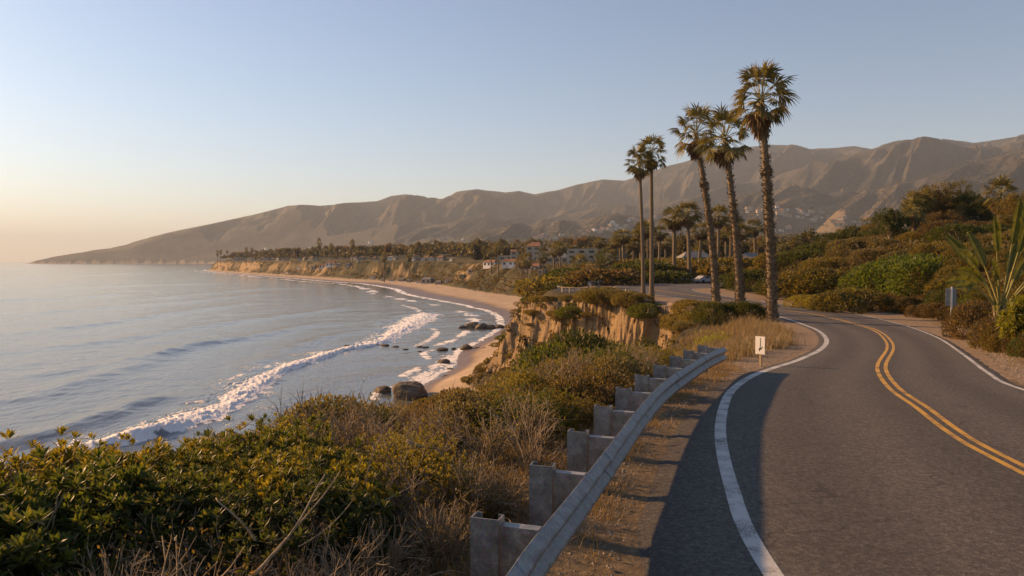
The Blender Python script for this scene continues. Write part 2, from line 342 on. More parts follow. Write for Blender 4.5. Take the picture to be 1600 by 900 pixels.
class MB:
    def __init__(s): s.V = []; s.Q = []; s.T = []; s.n = 0
    def add(s, V, Q=None, T=None):
        V = np.asarray(V, float)
        if Q is not None and len(Q): s.Q.append(np.asarray(Q, int)+s.n)
        if T is not None and len(T): s.T.append(np.asarray(T, int)+s.n)
        s.V.append(V); s.n += len(V)
    def box(s, c, size, rz=0, tilt=None):
        hx, hy, hz = [v/2 for v in size]
        V = np.array([(x*hx, y*hy, z*hz) for z in (-1,1) for y in (-1,1) for x in (-1,1)], float)
        if rz: ca, sa = math.cos(rz), math.sin(rz); V = np.stack([V[:,0]*ca-V[:,1]*sa, V[:,0]*sa+V[:,1]*ca, V[:,2]], 1)
        s.add(V+np.array(c), [(0,2,3,1),(4,5,7,6),(0,1,5,4),(2,6,7,3),(0,4,6,2),(1,3,7,5)])
    def tube(s, P, R, k=6, cap=True):
        P = np.asarray(P, float); R = np.broadcast_to(R, (len(P),)); T = np.gradient(P, axis=0); T /= np.maximum(np.linalg.norm(T, axis=1), 1e-9)[:, None]
        up = np.array([.13,.31,.94]) if abs(T[0][2]) < .9 else np.array([.94,.3,.13])
        A = np.cross(T, up); A /= np.linalg.norm(A, axis=1)[:, None]; B = np.cross(T, A)
        a = np.arange(k)*2*np.pi/k
        V = P[:, None]+R[:, None, None]*(A[:, None]*np.cos(a)[None, :, None]+B[:, None]*np.sin(a)[None, :, None])
        n = len(P); i = np.arange(n-1)[:, None]*k; j = np.arange(k)[None]; j2 = (j+1) % k
        s.add(V.reshape(-1, 3), np.stack([i+j, i+j2, i+k+j2, i+k+j], -1).reshape(-1, 4), [(0, q+1, q) for q in range(1, k-1)]+[((n-1)*k, (n-1)*k+q, (n-1)*k+q+1) for q in range(1, k-1)] if cap else None)
    def leaves(s, P, D, Nn, ln, wd, fold=.0):
        """diamond leaves: base P, axis D, face normal Nn"""
        P = np.asarray(P, float); D = D/np.linalg.norm(D, axis=1)[:, None]; side = np.cross(D, Nn); side /= np.maximum(np.linalg.norm(side, axis=1), 1e-6)[:, None]
        Nn = np.cross(side, D); ln = np.broadcast_to(ln, (len(P),))[:, None]; wd = np.broadcast_to(wd, (len(P),))[:, None]
        mid = P+D*ln*.55+Nn*ln*fold
        V = np.stack([P, mid+side*wd*.5, P+D*ln, mid-side*wd*.5], 1).reshape(-1, 3)
        i = np.arange(len(P))*4; s.add(V, np.stack([i, i+1, i+2, i+3], 1))
    def build(s, name, m, parent=None, smooth=False, link=True):
        return mk(name, np.concatenate(s.V), np.concatenate(s.Q) if s.Q else None, np.concatenate(s.T) if s.T else None, m, smooth, parent, link=link)
def tag(o, label=None, cat=None, group=None, kind=None):
    if label: o['label'] = label
    if cat: o['category'] = cat
    if group: o['group'] = group
    if kind: o['kind'] = kind
    return o
def empty(name, loc=(0,0,0), rz=0, label=None, cat=None, group=None):
    o = bpy.data.objects.new(name, None); C.objects.link(o); o.location = loc; o.rotation_euler = (0,0,rz); return tag(o, label, cat, group)
def copy_tree(o, parent=None):
    c = o.copy(); C.objects.link(c)
    if parent is not None: c.parent = parent
    for ch in list(o.children): copy_tree(ch, c)
    return c
def put(proto, loc, rz=0, sc=1, col=None, label=None, group=None, cat=None, used=set(), tilt=(0,0), colvar=.12):
    """first use moves the prototype itself, later ones copy it with its parts"""
    if proto.name in used: o = copy_tree(proto)
    else: o = proto; used.add(proto.name)
    o.location = loc; o.rotation_euler = (tilt[0], tilt[1], rz); o.scale = (sc,)*3 if np.isscalar(sc) else sc
    for q in [o]+[c for c in o.children]:
        if col and (q.type == 'MESH') and q.data.materials and q.data.materials[0] in (LEAF, FROND):
            v = 1+random.uniform(-colvar, colvar); q.color = (col[0]*v, col[1]*v*random.uniform(.95, 1.05), col[2]*v, 1)
    tag(o, label, cat, group); return o
random.seed(3); R_ = np.random.RandomState(11)

# ------------------------------------------------------------------ terrain sheet, split into its named pieces
def grid_rows():
    r = [1.2]
    while r[-1] < 15500:
        q = r[-1]
        st = .06 if q < 8 else (.011 if q < 20 else (.0062 if q < 135 else (.009 if q < 900 else (.012 if q < 3000 else .0085 if q < 7200 else .05))))
        if q < 8: r.append(q+.15)
        else: r.append(q*(1+st))
    return np.array(r)
rr = grid_rows()
th = np.concatenate([np.linspace(-2.6, -.75, 130), np.linspace(-.748, .748, 1250), np.linspace(.755, 2.6, 130)])
RR, TH = np.meshgrid(rr, th, indexing='ij'); GX = RR*np.sin(TH); GY = RR*np.cos(TH)
z, d, de, t, u, bw, rd, mm, zi, r = terrain(GX, GY, True)
nr, nc = GX.shape
V = np.stack([GX, GY, z], -1).reshape(-1, 3)
# surface masks
n1 = fbm(GX/3.1, GY/3.1, 4); n2 = fbm(GX/11., GY/11., 3); n3 = fbm(GX/60., GY/60., 4)
sand = sstep(-.2, .4, -de-np.where(t >= 1, 0, 99)+u*0) * (t >= 1)
uu = u/bw
wet = sstep(.55, .80, uu+.10*n2)*(t >= 1)
nearm = r < 260
nx = np.abs(np.gradient(z, axis=0)/np.gradient(RR, axis=0)); ny = np.abs(np.gradient(z, axis=1)/(RR*np.gradient(TH, axis=1))); slope = np.hypot(nx, ny)
headl = sstep(50, 62, GY)*sstep(-12, 2, GX+.06*GY)
rock = np.where(nearm, (t > 0.0)*(t < 1)*(.25+.75*headl)*sstep(-.35, .1, n1*.6+(slope-1.15)*.8+.35*(.5-t)*headl), (t > .02)*(t < 1)*sstep(.0, .35, n3+.25*(slope-.55)+.35*sstep(500, 1100, r)-.35))
rock = np.clip(rock, 0, 1)
dirt = (1-sstep(.5, 1.9, rd+.7*n1+.3*n2))*(de > 0)*(r < 200)
right = GX > np.interp(GY, RP[:240, 1], RP[:240, 0])
dirt = np.clip(dirt*np.where(right | (GY > 22), 1, .45), 0, 1)
verge = ((GY > 20) & (GY < 34) & (~right) & (rd < 3.2) & (de > 0)); dirt = np.maximum(dirt, verge*sstep(3.2, 1.6, rd) if False else verge*(1-sstep(1.2, 3.2, rd+.8*n1)))
mtn = sstep(110, 300, r)+np.clip((mm > .6*np.maximum(zi, 1))*sstep(2200, 2900, r), 0, 1)
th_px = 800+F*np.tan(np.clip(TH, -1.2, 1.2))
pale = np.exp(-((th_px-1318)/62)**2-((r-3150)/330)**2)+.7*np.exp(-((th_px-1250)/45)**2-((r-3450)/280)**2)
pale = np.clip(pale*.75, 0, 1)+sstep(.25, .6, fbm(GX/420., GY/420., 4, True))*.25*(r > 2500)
ma = np.zeros((nr*nc, 4), np.float32); mb = np.zeros((nr*nc, 4), np.float32)
for k_, a in enumerate((sand, rock, dirt)): ma[:, k_] = a.ravel()
for k_, a in enumerate((wet, mtn, np.clip(pale, 0, 1))): mb[:, k_] = a.ravel()
I = np.arange(nr*nc).reshape(nr, nc)
Q = np.stack([I[:-1, :-1], I[:-1, 1:], I[1:, 1:], I[1:, :-1]], -1)
zc = z[:-1, :-1]; uc = (t >= 1)[:-1, :-1]; tc = (t > 0)[:-1, :-1] & ~uc; mc = ((mm >= .98*zi) & (r > 2300))[:-1, :-1]
deep = uc & (zc < SEA-3.0)
cls = np.where(uc, 1, np.where(tc, 2, np.where(mc, 3, 0))); cls = np.where(deep, 9, cls)
def vnormals():
    e1 = np.stack([np.gradient(GX, axis=0), np.gradient(GY, axis=0), np.gradient(z, axis=0)], -1); e2 = np.stack([np.gradient(GX, axis=1), np.gradient(GY, axis=1), np.gradient(z, axis=1)], -1)
    n = np.cross(e2, e1); n /= np.linalg.norm(n, axis=-1)[..., None]; n *= np.sign(n[..., 2:3]); return n.reshape(-1, 3)
VN = vnormals()
for ci, nm in ((0, 'ground'), (1, 'beach'), (2, 'cliff'), (3, 'mountains')):
    q = Q[cls == ci]; ids, inv = np.unique(q.ravel(), return_inverse=True)
    o = mk(nm, V[ids], inv.reshape(-1, 4), None, LAND, True); tag(o, kind='structure')
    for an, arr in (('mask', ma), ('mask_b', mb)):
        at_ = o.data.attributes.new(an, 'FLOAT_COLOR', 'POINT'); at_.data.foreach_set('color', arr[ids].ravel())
    o.data.normals_split_custom_set_from_vertices(VN[ids].tolist())
del V, ma, mb, VN

# ------------------------------------------------------------------ water
FO1 = [at(px, py, SEA) for px, py in [(-60,742),(60,722),(150,703),(250,675),(340,645),(385,615),(430,585),(480,567),(540,547),(590,538),(625,518),(655,500),(672,492)]]
FO1 = resample(catmull([(p[0], p[1], w_) for p, w_ in zip(FO1, [1.2,1.2,1.5,1.9,2.3,2.0,1.5,1.4,1.3,1.5,3.0,4.5,4.0])], 6), 110)
SW = [([(-50,600),(120,578),(260,552),(380,520)], .22, 3.0), ([(330,600),(420,560),(500,530),(560,515)], .26, 3.0), ([(-100,530),(80,515),(250,492),(420,470)], .25, 5.0), ([(200,470),(400,452),(560,450)], .2, 7.0), ([(-100,470),(80,466),(220,458)], .25, 8.0), ([(-60,770),(60,735),(180,700),(300,660)], .3, 1.5), ([(-200,640),(0,628),(100,605),(200,575),(280,545),(400,525),(520,500)], .34, 3.6), ([(-100,720),(40,690),(140,660),(230,628),(300,618)], .42, 2.2), ([(250,640),(420,570),(520,548)], .1, 2.5),
      ([(-100,560),(150,535),(330,508),(500,486),(560,474)], .22, 4.5), ([(-100,500),(100,485),(300,470),(450,455)], .18, 6), ([(-100,440),(100,432),(270,425)], .35, 14), ([(0,452),(250,445),(420,442)], .2, 9)]
def water_surface():
    r_ = [20.]
    while r_[-1] < 30000: r_.append(r_[-1]*(1+(.0042 if r_[-1] < 260 else .008 if r_[-1] < 1500 else .04)))
    r_ = np.array(r_); t_ = np.concatenate([np.linspace(-2.4, -.72, 70), np.linspace(-.718, .12, 1100), np.linspace(.13, .5, 30)])
    A, B = np.meshgrid(r_, t_, indexing='ij'); X = A*np.sin(B); Y = A*np.cos(B)
    z = np.zeros(X.shape); amp = 1-sstep(350, 1600, A)
    wx = X+3*fbm(X/30., Y/30., 2); wy = Y+3*fbm(X/30.+9, Y/30., 2)
    dirx, diry = .62, -.78
    q = wx*dirx+wy*diry; p = wx*diry-wy*dirx
    z += amp*(.10*fbm(q/5.5, p/17., 4)+.05*fbm(q/1.6, p/4., 3))
    z += sstep(60, 200, A)*amp*.13*fbm(q/13., p/60., 3)
    for pts, h, wd in SW:
        P = resample(catmull([at(a_, b_, SEA) for a_, b_ in pts], 6), 40)
        dd, s, nn = poly_dist(X, Y, np.column_stack([P, np.zeros(len(P))])); L = np.sum(np.linalg.norm(np.diff(P, axis=0), axis=1))
        fall = np.exp(-(dd/wd)**2)*sstep(0, .2*L, s)*(1-sstep(.75*L, L, s)); z += 1.45*h*fall*(1+.35*fbm(X/6., Y/6., 2))
    dd, s, at_ = poly_dist(X, Y, FO1); w_ = at_[..., 0]
    # side: positive = seaward
    Pm = np.vstack([FO1[:, :2], [(-4000, 3000), (-4000, 40)]]); sea = inside(X, Y, Pm)
    sd_ = np.where(sea, dd, -dd)
    nz = fbm(X/2.2, Y/2.2, 5); nz2 = fbm(X/.7, Y/.7, 4); nl = fbm(X/5., Y/9., 4); nb_ = fbm(s/9., s*0+2, 3)
    w_ = w_*1.05*(1+.6*nb_); e = dd/w_+.85*nz+.25*nz2
    crest = np.exp(-(np.where(sea, dd/(w_*1.9), dd/(w_*.75)))**2)
    z += crest*.55*(1+.5*nz+.5*nb_)+crest*.30*nz2
    foam = 1-sstep(.65, 1.25, e)
    # trailing lacy foam seaward and wash shoreward
    lace = np.abs(fbm(X/1.6, Y/2.6, 5)); lace = 1-sstep(.03, .17, lace)
    tr = sea*np.exp(-(dd/7.)**2)*.8*sstep(.35, .0, 0*dd)
    tr = sea*np.exp(-(dd/8.)**2)*1.0
    shore = (~sea)*sstep(0, 12, s)*np.exp(-(dd/14.)**2)*.55
    foam = np.maximum(foam, lace*np.clip(tr+shore, 0, 1)*sstep(-.25, .25, nl))
    for pts, wv, am in (([(640,604),(662,590),(688,572),(708,556)], 2.2, .8), ([(652,542),(668,533),(683,521),(677,514)], 1.3, .7), ([(628,477),(645,481),(658,488),(662,494)], 1.6, .8), ([(560,512),(600,503),(640,497)], 1.2, .35), ([(700,540),(712,530),(722,524)], 1.2, .6), ([(430,640),(500,610),(560,592),(640,580)], 5.0, .35)):
        P = resample(catmull([at(a_, b_, SEA) for a_, b_ in pts], 6), 30); d3, s3, _n = poly_dist(X, Y, np.column_stack([P, np.zeros(30)]))
        f4 = (1-sstep(.2, 1.5, d3/wv+.9*nz))*am; foam = np.maximum(foam, np.maximum(f4*sstep(-.35, .15, nz2+nl), lace*f4)); z += .12*f4*(1+nz)
    # shore wash from depth of the sand below
    d_, s_, a_ = poly_dist(X, Y, EC[:EC.shape[0]-60]); ins = inside(X, Y, EPOLY); out = np.where(ins, -d_, d_)-a_[..., 1]-a_[..., 2]
    edge = out+1.6*fbm(X/9., Y/9., 3)
    sc = np.clip(A/150., .6, 3.0)
    f2 = np.exp(-((edge-.8*sc)/(1.0*sc))**2)*.9; f3 = np.exp(-((edge-6.5*sc-2*nl)/(1.5*sc))**2)*.95*sstep(-.1, .25, fbm(X/16.+4, Y/16., 3)+.1)
    fs = np.clip((f2+f3), 0, 1)*sstep(-.3, .1, nz+.12)*(A < 1700)
    foam = np.clip(np.maximum(foam, fs), 0, 1); z += .10*f3*amp
    z *= sstep(-1, 5, out)*.85+.15
    V = np.stack([X, Y, z+SEA], -1).reshape(-1, 3); n_, m_ = X.shape; I = np.arange(n_*m_).reshape(n_, m_)
    Qs = np.stack([I[:-1, :-1], I[:-1, 1:], I[1:, 1:], I[1:, :-1]], -1).reshape(-1, 4)
    keep = ((out[:-1, :-1] > -12) ).reshape(-1); Qs = Qs[keep]
    ids, inv = np.unique(Qs.ravel(), return_inverse=True)
    m, nt, b = mat('sea_water', (.035,.055,.07), .12, 0, .5); L = nt.links.new; b.inputs['IOR'].default_value = 1.38
    a = N(nt, 'ShaderNodeAttribute'); a.attribute_name = 'foam'; co = coords(nt)
    geo = N(nt, 'ShaderNodeMapping'); L(co, geo.inputs[0]); geo.inputs['Rotation'].default_value = (0,0,rad(-52)); geo.inputs['Scale'].default_value = (1,.32,1)
    rip = noise(nt, .9, 9, .62, geo.outputs[0]); mid = noise(nt, .16, 6, .6, geo.outputs[0])
    fn = noise(nt, 3.5, 8, .75, co)
    fo = math_(nt, 'ADD', a.outputs['Fac'], math_(nt, 'MULTIPLY', math_(nt, 'SUBTRACT', fn, .5), 1.5))
    fr = ramp(nt, fo, [(.38, gray(0)), (.62, gray(1))]); frm = math_(nt, 'MULTIPLY', fr, ramp(nt, a.outputs['Fac'], [(.05, gray(0)), (.25, gray(1))]))
    L(mix(nt, frm, (.125,.132,.138), (.85,.82,.78)), b.inputs['Base Color'])
    L(math_(nt, 'ADD', .10, math_(nt, 'MULTIPLY', frm, .75)), b.inputs['Roughness'])
    h = math_(nt, 'ADD', math_(nt, 'MULTIPLY', rip, .9), math_(nt, 'MULTIPLY', mid, 1.6)); h = math_(nt, 'ADD', h, math_(nt, 'MULTIPLY', math_(nt, 'MULTIPLY', fn, frm), .5))
    bump(nt, b, h, .20, .85)
    o = mk('water', V[ids], inv.reshape(-1, 4), None, m, True); tag(o, kind='structure')
    at_ = o.data.attributes.new('foam', 'FLOAT', 'POINT'); at_.data.foreach_set('value', foam.reshape(-1)[ids].astype(np.float32))
water_surface()

# ------------------------------------------------------------------ haze
MB_ = MB(); MB_.box((0, 6000, 614), (70000, 60000, 1276)); hz = MB_.build('haze', None); hz['kind'] = 'stuff'
hm = bpy.data.materials.new('haze_air'); hm.use_nodes = True; hm.node_tree.nodes.clear()
pv = N(hm.node_tree, 'ShaderNodeVolumePrincipled'); pv.inputs['Density'].default_value = HAZE; pv.inputs['Color'].default_value = (.74,.86,1.0,1); pv.inputs['Anisotropy'].default_value = .1
ho = N(hm.node_tree, 'ShaderNodeOutputMaterial'); hm.node_tree.links.new(pv.outputs[0], ho.inputs['Volume']); hz.data.materials.append(hm)

# ------------------------------------------------------------------ road
def asphalt():
    m, nt, b = mat('asphalt', (.05,.05,.05), .8, 0, .35); co = coords(nt)
    v = N(nt, 'ShaderNodeTexVoronoi'); v.inputs['Scale'].default_value = 75; nt.links.new(co, v.inputs[0])
    n1 = noise(nt, 160, 3, .7, co); n2 = noise(nt, .45, 6, .6, co); n3 = noise(nt, 28, 6, .8, co)
    c = ramp(nt, v.outputs['Color'], [(.15, (.035,.031,.028)), (.6, (.085,.075,.065)), (.95, (.24,.21,.18))])
    c = mix(nt, .5, c, ramp(nt, n3, [(.38, (.045,.040,.036)), (.62, (.12,.105,.09))]))
    gr_ = noise(nt, 17, 8, .85, co); c = mix(nt, .55, c, ramp(nt, n2, [(.3, (.055,.050,.045)), (.7, (.105,.092,.078))]), 'MIX')
    c = mix(nt, .7, c, ramp(nt, gr_, [(.36, (.02,.019,.018)), (.5, (.075,.066,.058)), (.63, (.21,.18,.15))]))
    ac = N(nt, 'ShaderNodeAttribute'); ac.attribute_name = 'across'; tr = ramp(nt, math_(nt, 'PINGPONG', math_(nt, 'MULTIPLY', ac.outputs['Fac'], 8.0), 1.0), [(.2, gray(.86)), (.8, gray(1.14))])
    c = mix(nt, 1.0, c, tr, 'MULTIPLY'); oil = math_(nt, 'MULTIPLY', ramp(nt, noise(nt, .8, 6, .75, co), [(.58, gray(0)), (.68, gray(.45))]), 1.0); c = mix(nt, oil, c, (.03,.028,.026))
    cr = N(nt, 'ShaderNodeTexVoronoi'); cr.feature = 'DISTANCE_TO_EDGE'; cr.inputs['Scale'].default_value = .28
    ds = N(nt, 'ShaderNodeMapping'); nt.links.new(co, ds.inputs[0]); nd = N(nt, 'ShaderNodeTexNoise'); nd.inputs['Scale'].default_value = 1.3; nd.inputs['Detail'].default_value = 6; nt.links.new(co, nd.inputs[0])
    va = N(nt, 'ShaderNodeVectorMath'); va.operation = 'MULTIPLY_ADD'; nt.links.new(nd.outputs['Color'], va.inputs[0]); va.inputs[1].default_value = (1.2,1.2,0); nt.links.new(co, va.inputs[2]); nt.links.new(va.outputs[0], cr.inputs[0])
    ck = math_(nt, 'MULTIPLY', ramp(nt, cr.outputs['Distance'], [(.0, gray(1)), (.006, gray(0))]), ramp(nt, n2, [(.46, gray(0)), (.56, gray(1))]))
    c = mix(nt, math_(nt, 'MULTIPLY', ck, .6), c, (.012,.012,.012)); nt.links.new(c, b.inputs['Base Color'])
    h = math_(nt, 'ADD', v.outputs['Distance'], math_(nt, 'MULTIPLY', n1, .6)); h = math_(nt, 'ADD', h, math_(nt, 'MULTIPLY', n3, 1.0))
    bump(nt, b, h, .010, 1.0); return m
ASPH = asphalt()
ts = np.linspace(0, 1, 25)
rg = np.array([LP*(1-k_)+RP*k_ for k_ in ts])               # (25, n, 2)
def zroad(P): return zr(P[..., 1])+.035
Vr = np.concatenate([rg, zroad(rg)[..., None]], -1)
Vr[0, :, 2] -= .09; Vr[-1, :, 2] -= .09
n_, m_ = rg.shape[:2]; I = np.arange(n_*m_).reshape(n_, m_)
rdo = tag(mk('road', Vr.reshape(-1, 3), np.stack([I[:-1, :-1], I[1:, :-1], I[1:, 1:], I[:-1, 1:]], -1).reshape(-1, 4), None, ASPH, True), kind='structure')
at_ = rdo.data.attributes.new('across', 'FLOAT', 'POINT'); at_.data.foreach_set('value', np.repeat(ts, m_).astype(np.float32))
def paint(name, c1, scale_worn=.42):
    m, nt, b = mat(name, c1, .65, 0, .3); co = coords(nt)
    n = noise(nt, 38, 7, .85, co); n2 = noise(nt, 2.2, 5, .6, co)
    w_ = math_(nt, 'ADD', math_(nt, 'MULTIPLY', n, .7), math_(nt, 'MULTIPLY', n2, .5))
    nt.links.new(mix(nt, ramp(nt, w_, [(.59, gray(0)), (.70, gray(.8))]), mix(nt, n2, c1, tuple(v*.72 for v in c1)), (.06,.055,.05)), b.inputs['Base Color']); bump(nt, b, n, .004); return m
def stripe(name, P, o0, o1, m):
    P = resample(catmull(P, 3), 500)
    a = offset(P, o0); b = offset(P, o1); Vs = []
    A = np.concatenate([a, (zroad(a)+.004)[:, None]], 1); B = np.concatenate([b, (zroad(b)+.004)[:, None]], 1)
    n = len(P); V = np.vstack([A, B]); i = np.arange(n-1)
    return tag(mk(name, V, np.stack([i, i+1, n+i+1, n+i], 1), None, m, True), kind='structure')
PW = paint('white_road_paint', (.56,.55,.52)); PY = paint('yellow_road_paint', (.60,.34,.05))
stripe('edge_line', LW, .10, -.10, PW); stripe('edge_line', RW, .06, -.06, PW)
stripe('centre_line', YC, .17, .06, PY); stripe('centre_line', YC, -.06, -.17, PY)

# paved turnout on the headland
a_ = np.linspace(0, 2*np.pi, 49)[:-1]; wob_ = 1+.06*fbm(np.cos(a_)*2, np.sin(a_)*2, 2)
Vt = np.vstack([[(11.5, 103, -.96)], np.column_stack([11.5+6.0*wob_*np.cos(a_), 103+7.0*wob_*np.sin(a_), np.full(48, -.972)])])
tag(mk('turnout', Vt, None, [(0, 1+i, 1+(i+1) % 48) for i in range(48)], ASPH), kind='structure')

# ------------------------------------------------------------------ guardrails
RAILP = resample(catmull([(-1.15,1.5),(-.62,3.6),(-.02,5.6),(.16,6.2),(.67,7.7),(1.35,9.76),(2.08,12),(3.05,14.7),(4.25,17.5),(5.35,20),(6.3,21.9)], 8), 120)
def sweep_profile(P, Z, prof, name, m, parent, thick=.0):
    """profile points (outward offset, height); outward = towards the road (right)"""
    T = np.gradient(P, axis=0); T /= np.linalg.norm(T, axis=1)[:, None]; Nn = np.stack([T[:, 1], -T[:, 0]], 1)
    n, k = len(P), len(prof); V = np.zeros((n, k, 3))
    for j, (o, h) in enumerate(prof): V[:, j, :2] = P+Nn*o; V[:, j, 2] = Z+h
    I = np.arange(n*k).reshape(n, k); Qs = np.stack([I[:-1, :-1], I[1:, :-1], I[1:, 1:], I[:-1, 1:]], -1).reshape(-1, 4)
    o = mk(name, V.reshape(-1, 3), Qs, None, m, True, parent)
    sm = o.modifiers.new('thick', 'SOLIDIFY'); sm.thickness = thick; sm.offset = 0
    return o
def wbeam(h0, h1):
    q = np.linspace(0, 1, 25); H = h0+(h1-h0)*q
    out = .09*(.5-.5*np.cos(2*np.pi*2*q))**.8
    return list(zip(out, H))[:]
def guardrail(P, spacing, label, h0=.29, h1=.72, first=0.0, back=.50, pw=.27, tall=.80, detail=True, posts_from=0):
    g = empty('guardrail', (0,0,0), 0, label, 'guardrail')
    Z = zr(P[:, 1]); sweep_profile(P, Z, wbeam(h0, h1), 'rail', GALV, g, .006)
    s = np.concatenate([[0], np.cumsum(np.linalg.norm(np.diff(P, axis=0), axis=1))])
    if detail:      # overlapping splice plates, slot and bolts, and a rounded terminal
        for q in np.arange(1.0, s[-1]-.5, 2*spacing):
            m_ = (s > q-.16) & (s < q+.16)
            pts = np.array([[np.interp(v, s, P[:, 0]), np.interp(v, s, P[:, 1])] for v in np.linspace(q-.16, q+.16, 6)])
            sweep_profile(pts, zr(pts[:, 1]), [(o+.008, h) for o, h in wbeam(h0+.004, h1-.004)], 'splice_plate', GALV, g, .006)
    k = 0
    for q in np.arange(first, s[-1], spacing):
        x, y = np.interp(q, s, P[:, 0]), np.interp(q, s, P[:, 1]); x2, y2 = np.interp(q+.1, s, P[:, 0]), np.interp(q+.1, s, P[:, 1])
        ang = math.atan2(y2-y, x2-x); rx, ry = math.sin(ang), -math.cos(ang); zz = float(zr(y)); k += 1
        hh = tall+random.uniform(-.015, .015)
        b = MB(); cx, cy = x-rx*back, y-ry*back                # C-section steel post: web faces back along the road
        ca, sa = math.cos(ang), math.sin(ang)
        def loc(u, v): return (cx+ca*u+rx*v, cy+sa*u+ry*v)
        if detail:
            for (u, v, su, sv) in ((-.08, 0, .012, pw), (0, -pw/2+.006, .15, .012), (0, pw/2-.006, .15, .012), (.07, -pw/2+.03, .012, .05), (.07, pw/2-.03, .012, .05)):
                px_, py_ = loc(u, v); b.box((px_, py_, zz+hh/2-.35), (su, sv, hh+.7), ang-0*math.pi)
        else:
            px_, py_ = loc(0, 0); b.box((px_, py_, zz+hh/2-.3), (.12, pw, hh+.6), ang)
        # boxes above use x along the rail and y across it
        po = b.build('post', GALV, g)
        if detail:
            c = MB(); px_, py_ = loc(-.045, pw/2+(back-pw/2)/2); c.box((px_, py_, zz+.50), (.012, back-pw/2-.012, .46), ang)
            px_, py_ = loc(.012, pw/2+(back-pw/2)/2); c.box((px_, py_, zz+.725), (.10, back-pw/2-.012, .010), ang); px_, py_ = loc(.012, back-.022); c.box((px_, py_, zz+.50), (.10, .012, .44), ang)
            for hh_ in (.38, .62):
                p0 = loc(-.055, pw/2-.035); c.tube([(p0[0], p0[1], zz+hh_), (p0[0]-ca*.05, p0[1]-sa*.05, zz+hh_)], .016, 6)
            c.build('offset_block', GALV, po)
    return g
guardrail(RAILP, 1.78, 'weathered galvanised steel guardrail on tall posts curving along the left edge of the road', first=5.17)
g_ = bpy.data.objects['guardrail']
FARP = resample(catmull([(11.8,112),(13.2,122),(18,132),(27,139.5),(38,142.5),(52,143)], 6), 50)
guardrail(FARP, 2.6, 'distant pale guardrail round the outside of the far bend behind the thin palms', back=.2, detail=False)
# low pale fence round the turnout
FEN = resample(catmull([(6.6,104),(6.3,99.5),(8.2,96),(11.5,94.6),(15,94)], 6), 60)
fe = empty('post_fence', (0,0,0), 0, 'low fence of short pale posts with a dark top rail on the headland clifftop', 'fence')
s_ = np.concatenate([[0], np.cumsum(np.linalg.norm(np.diff(FEN, axis=0), axis=1))])
for q in np.arange(0, s_[-1], .85):
    x, y = np.interp(q, s_, FEN[:, 0]), np.interp(q, s_, FEN[:, 1]); b = MB(); b.box((x, y, -1.0+.16), (.24, .20, 1.0), random.uniform(-.3, .3)); b.build('post', STUCCO, fe)
b = MB(); b.tube(np.column_stack([FEN, np.full(60, -.36)]), .06, 6); b.build('rail', WOODY, fe)

# ------------------------------------------------------------------ signs
x, y = at(1190, 568, -.12); zg = T1(x, y)
t_ = empty('marker_post', (x, y, zg), rad(-50), 'small white rectangular roadside marker on a short pale post beside the dry grass', 'road marker')
b = MB(); b.box((0, 0, .22), (.075, .05, .9)); b.build('post', STRAW, t_)
b = MB(); b.box((0, -.034, .66), (.33, .014, .56)); pl_ = b.build('plate', WHITE, t_)
b = MB(); b.box((.012, -.0425, .72), (.022, .003, .34)); b.box((.012, -.0425, .55), (.10, .003, .05)); b.box((.075, -.0425, .60), (.05, .003, .03)); b.box((-.02, -.0425, .50), (.03, .003, .05)); b.build('marking', BLACKP, pl_)
x, y = (688/F*38, 38.0); zg = T1(x, y)
t_ = empty('road_sign', (x, y, zg), rad(-18), 'road sign seen from behind, grey plate on a thin pale pole, right roadside', 'road sign')
b = MB(); b.box((0, 0, 1.0), (.075, .05, 3.1)); b.build('pole', WHITE, t_)
b = MB(); b.box((-.03, .045, 2.02), (.50, .014, .92)); SB, _, _ = mat('sign_back', (.27,.265,.25), .75); pl_ = b.build('plate', SB, t_)
for hb in (2.3, 1.75): b = MB(); b.box((-.03, .033, hb), (.42, .012, .04)); b.build('bracket', GALV, pl_)

# ------------------------------------------------------------------ plants: prototypes
def unit(v): return v/np.maximum(np.linalg.norm(v, axis=-1, keepdims=True), 1e-9)
def blob(rs, R, nl, n, inner=.0, low=.1):
    """points on a lumpy mound made of overlapping lobes, with outward normals"""
    rx, ry, rz = R; cs = []
    for i in range(nl):
        a = rs.rand()*2*np.pi; q = np.sqrt(rs.rand())*.62; h = (.28+.34*rs.rand())*(1-.35*q)
        cs.append((rx*q*np.cos(a), ry*q*np.sin(a), rz*h, rs.uniform(.34, .52)*(1-.25*q)))
    cs = np.array(cs); P = []; Nn = []
    cnt = 0
    while cnt < n:
        i = rs.randint(0, nl, n); v = unit(rs.normal(size=(n, 3))); sc = cs[i, 3:4]*np.array([[rx, ry, rz*1.05]])
        rad_ = 1-inner*rs.rand(n, 1)**2*1.0+rs.normal(size=(n, 1))*.035
        p = cs[i, :3]+v*sc*rad_
        dmin = np.full(n, 9.)
        for c in cs: dmin = np.minimum(dmin, np.linalg.norm((p-c[:3])/(c[3]*np.array([rx, ry, rz*1.05])), axis=1))
        ok = (dmin > .86-inner) & (p[:, 2] > low*rz*(.2+rs.rand(n))*.8)
        P.append(p[ok]); Nn.append(unit(v[ok]/sc[ok])); cnt += ok.sum()
    return np.concatenate(P)[:n], np.concatenate(Nn)[:n]
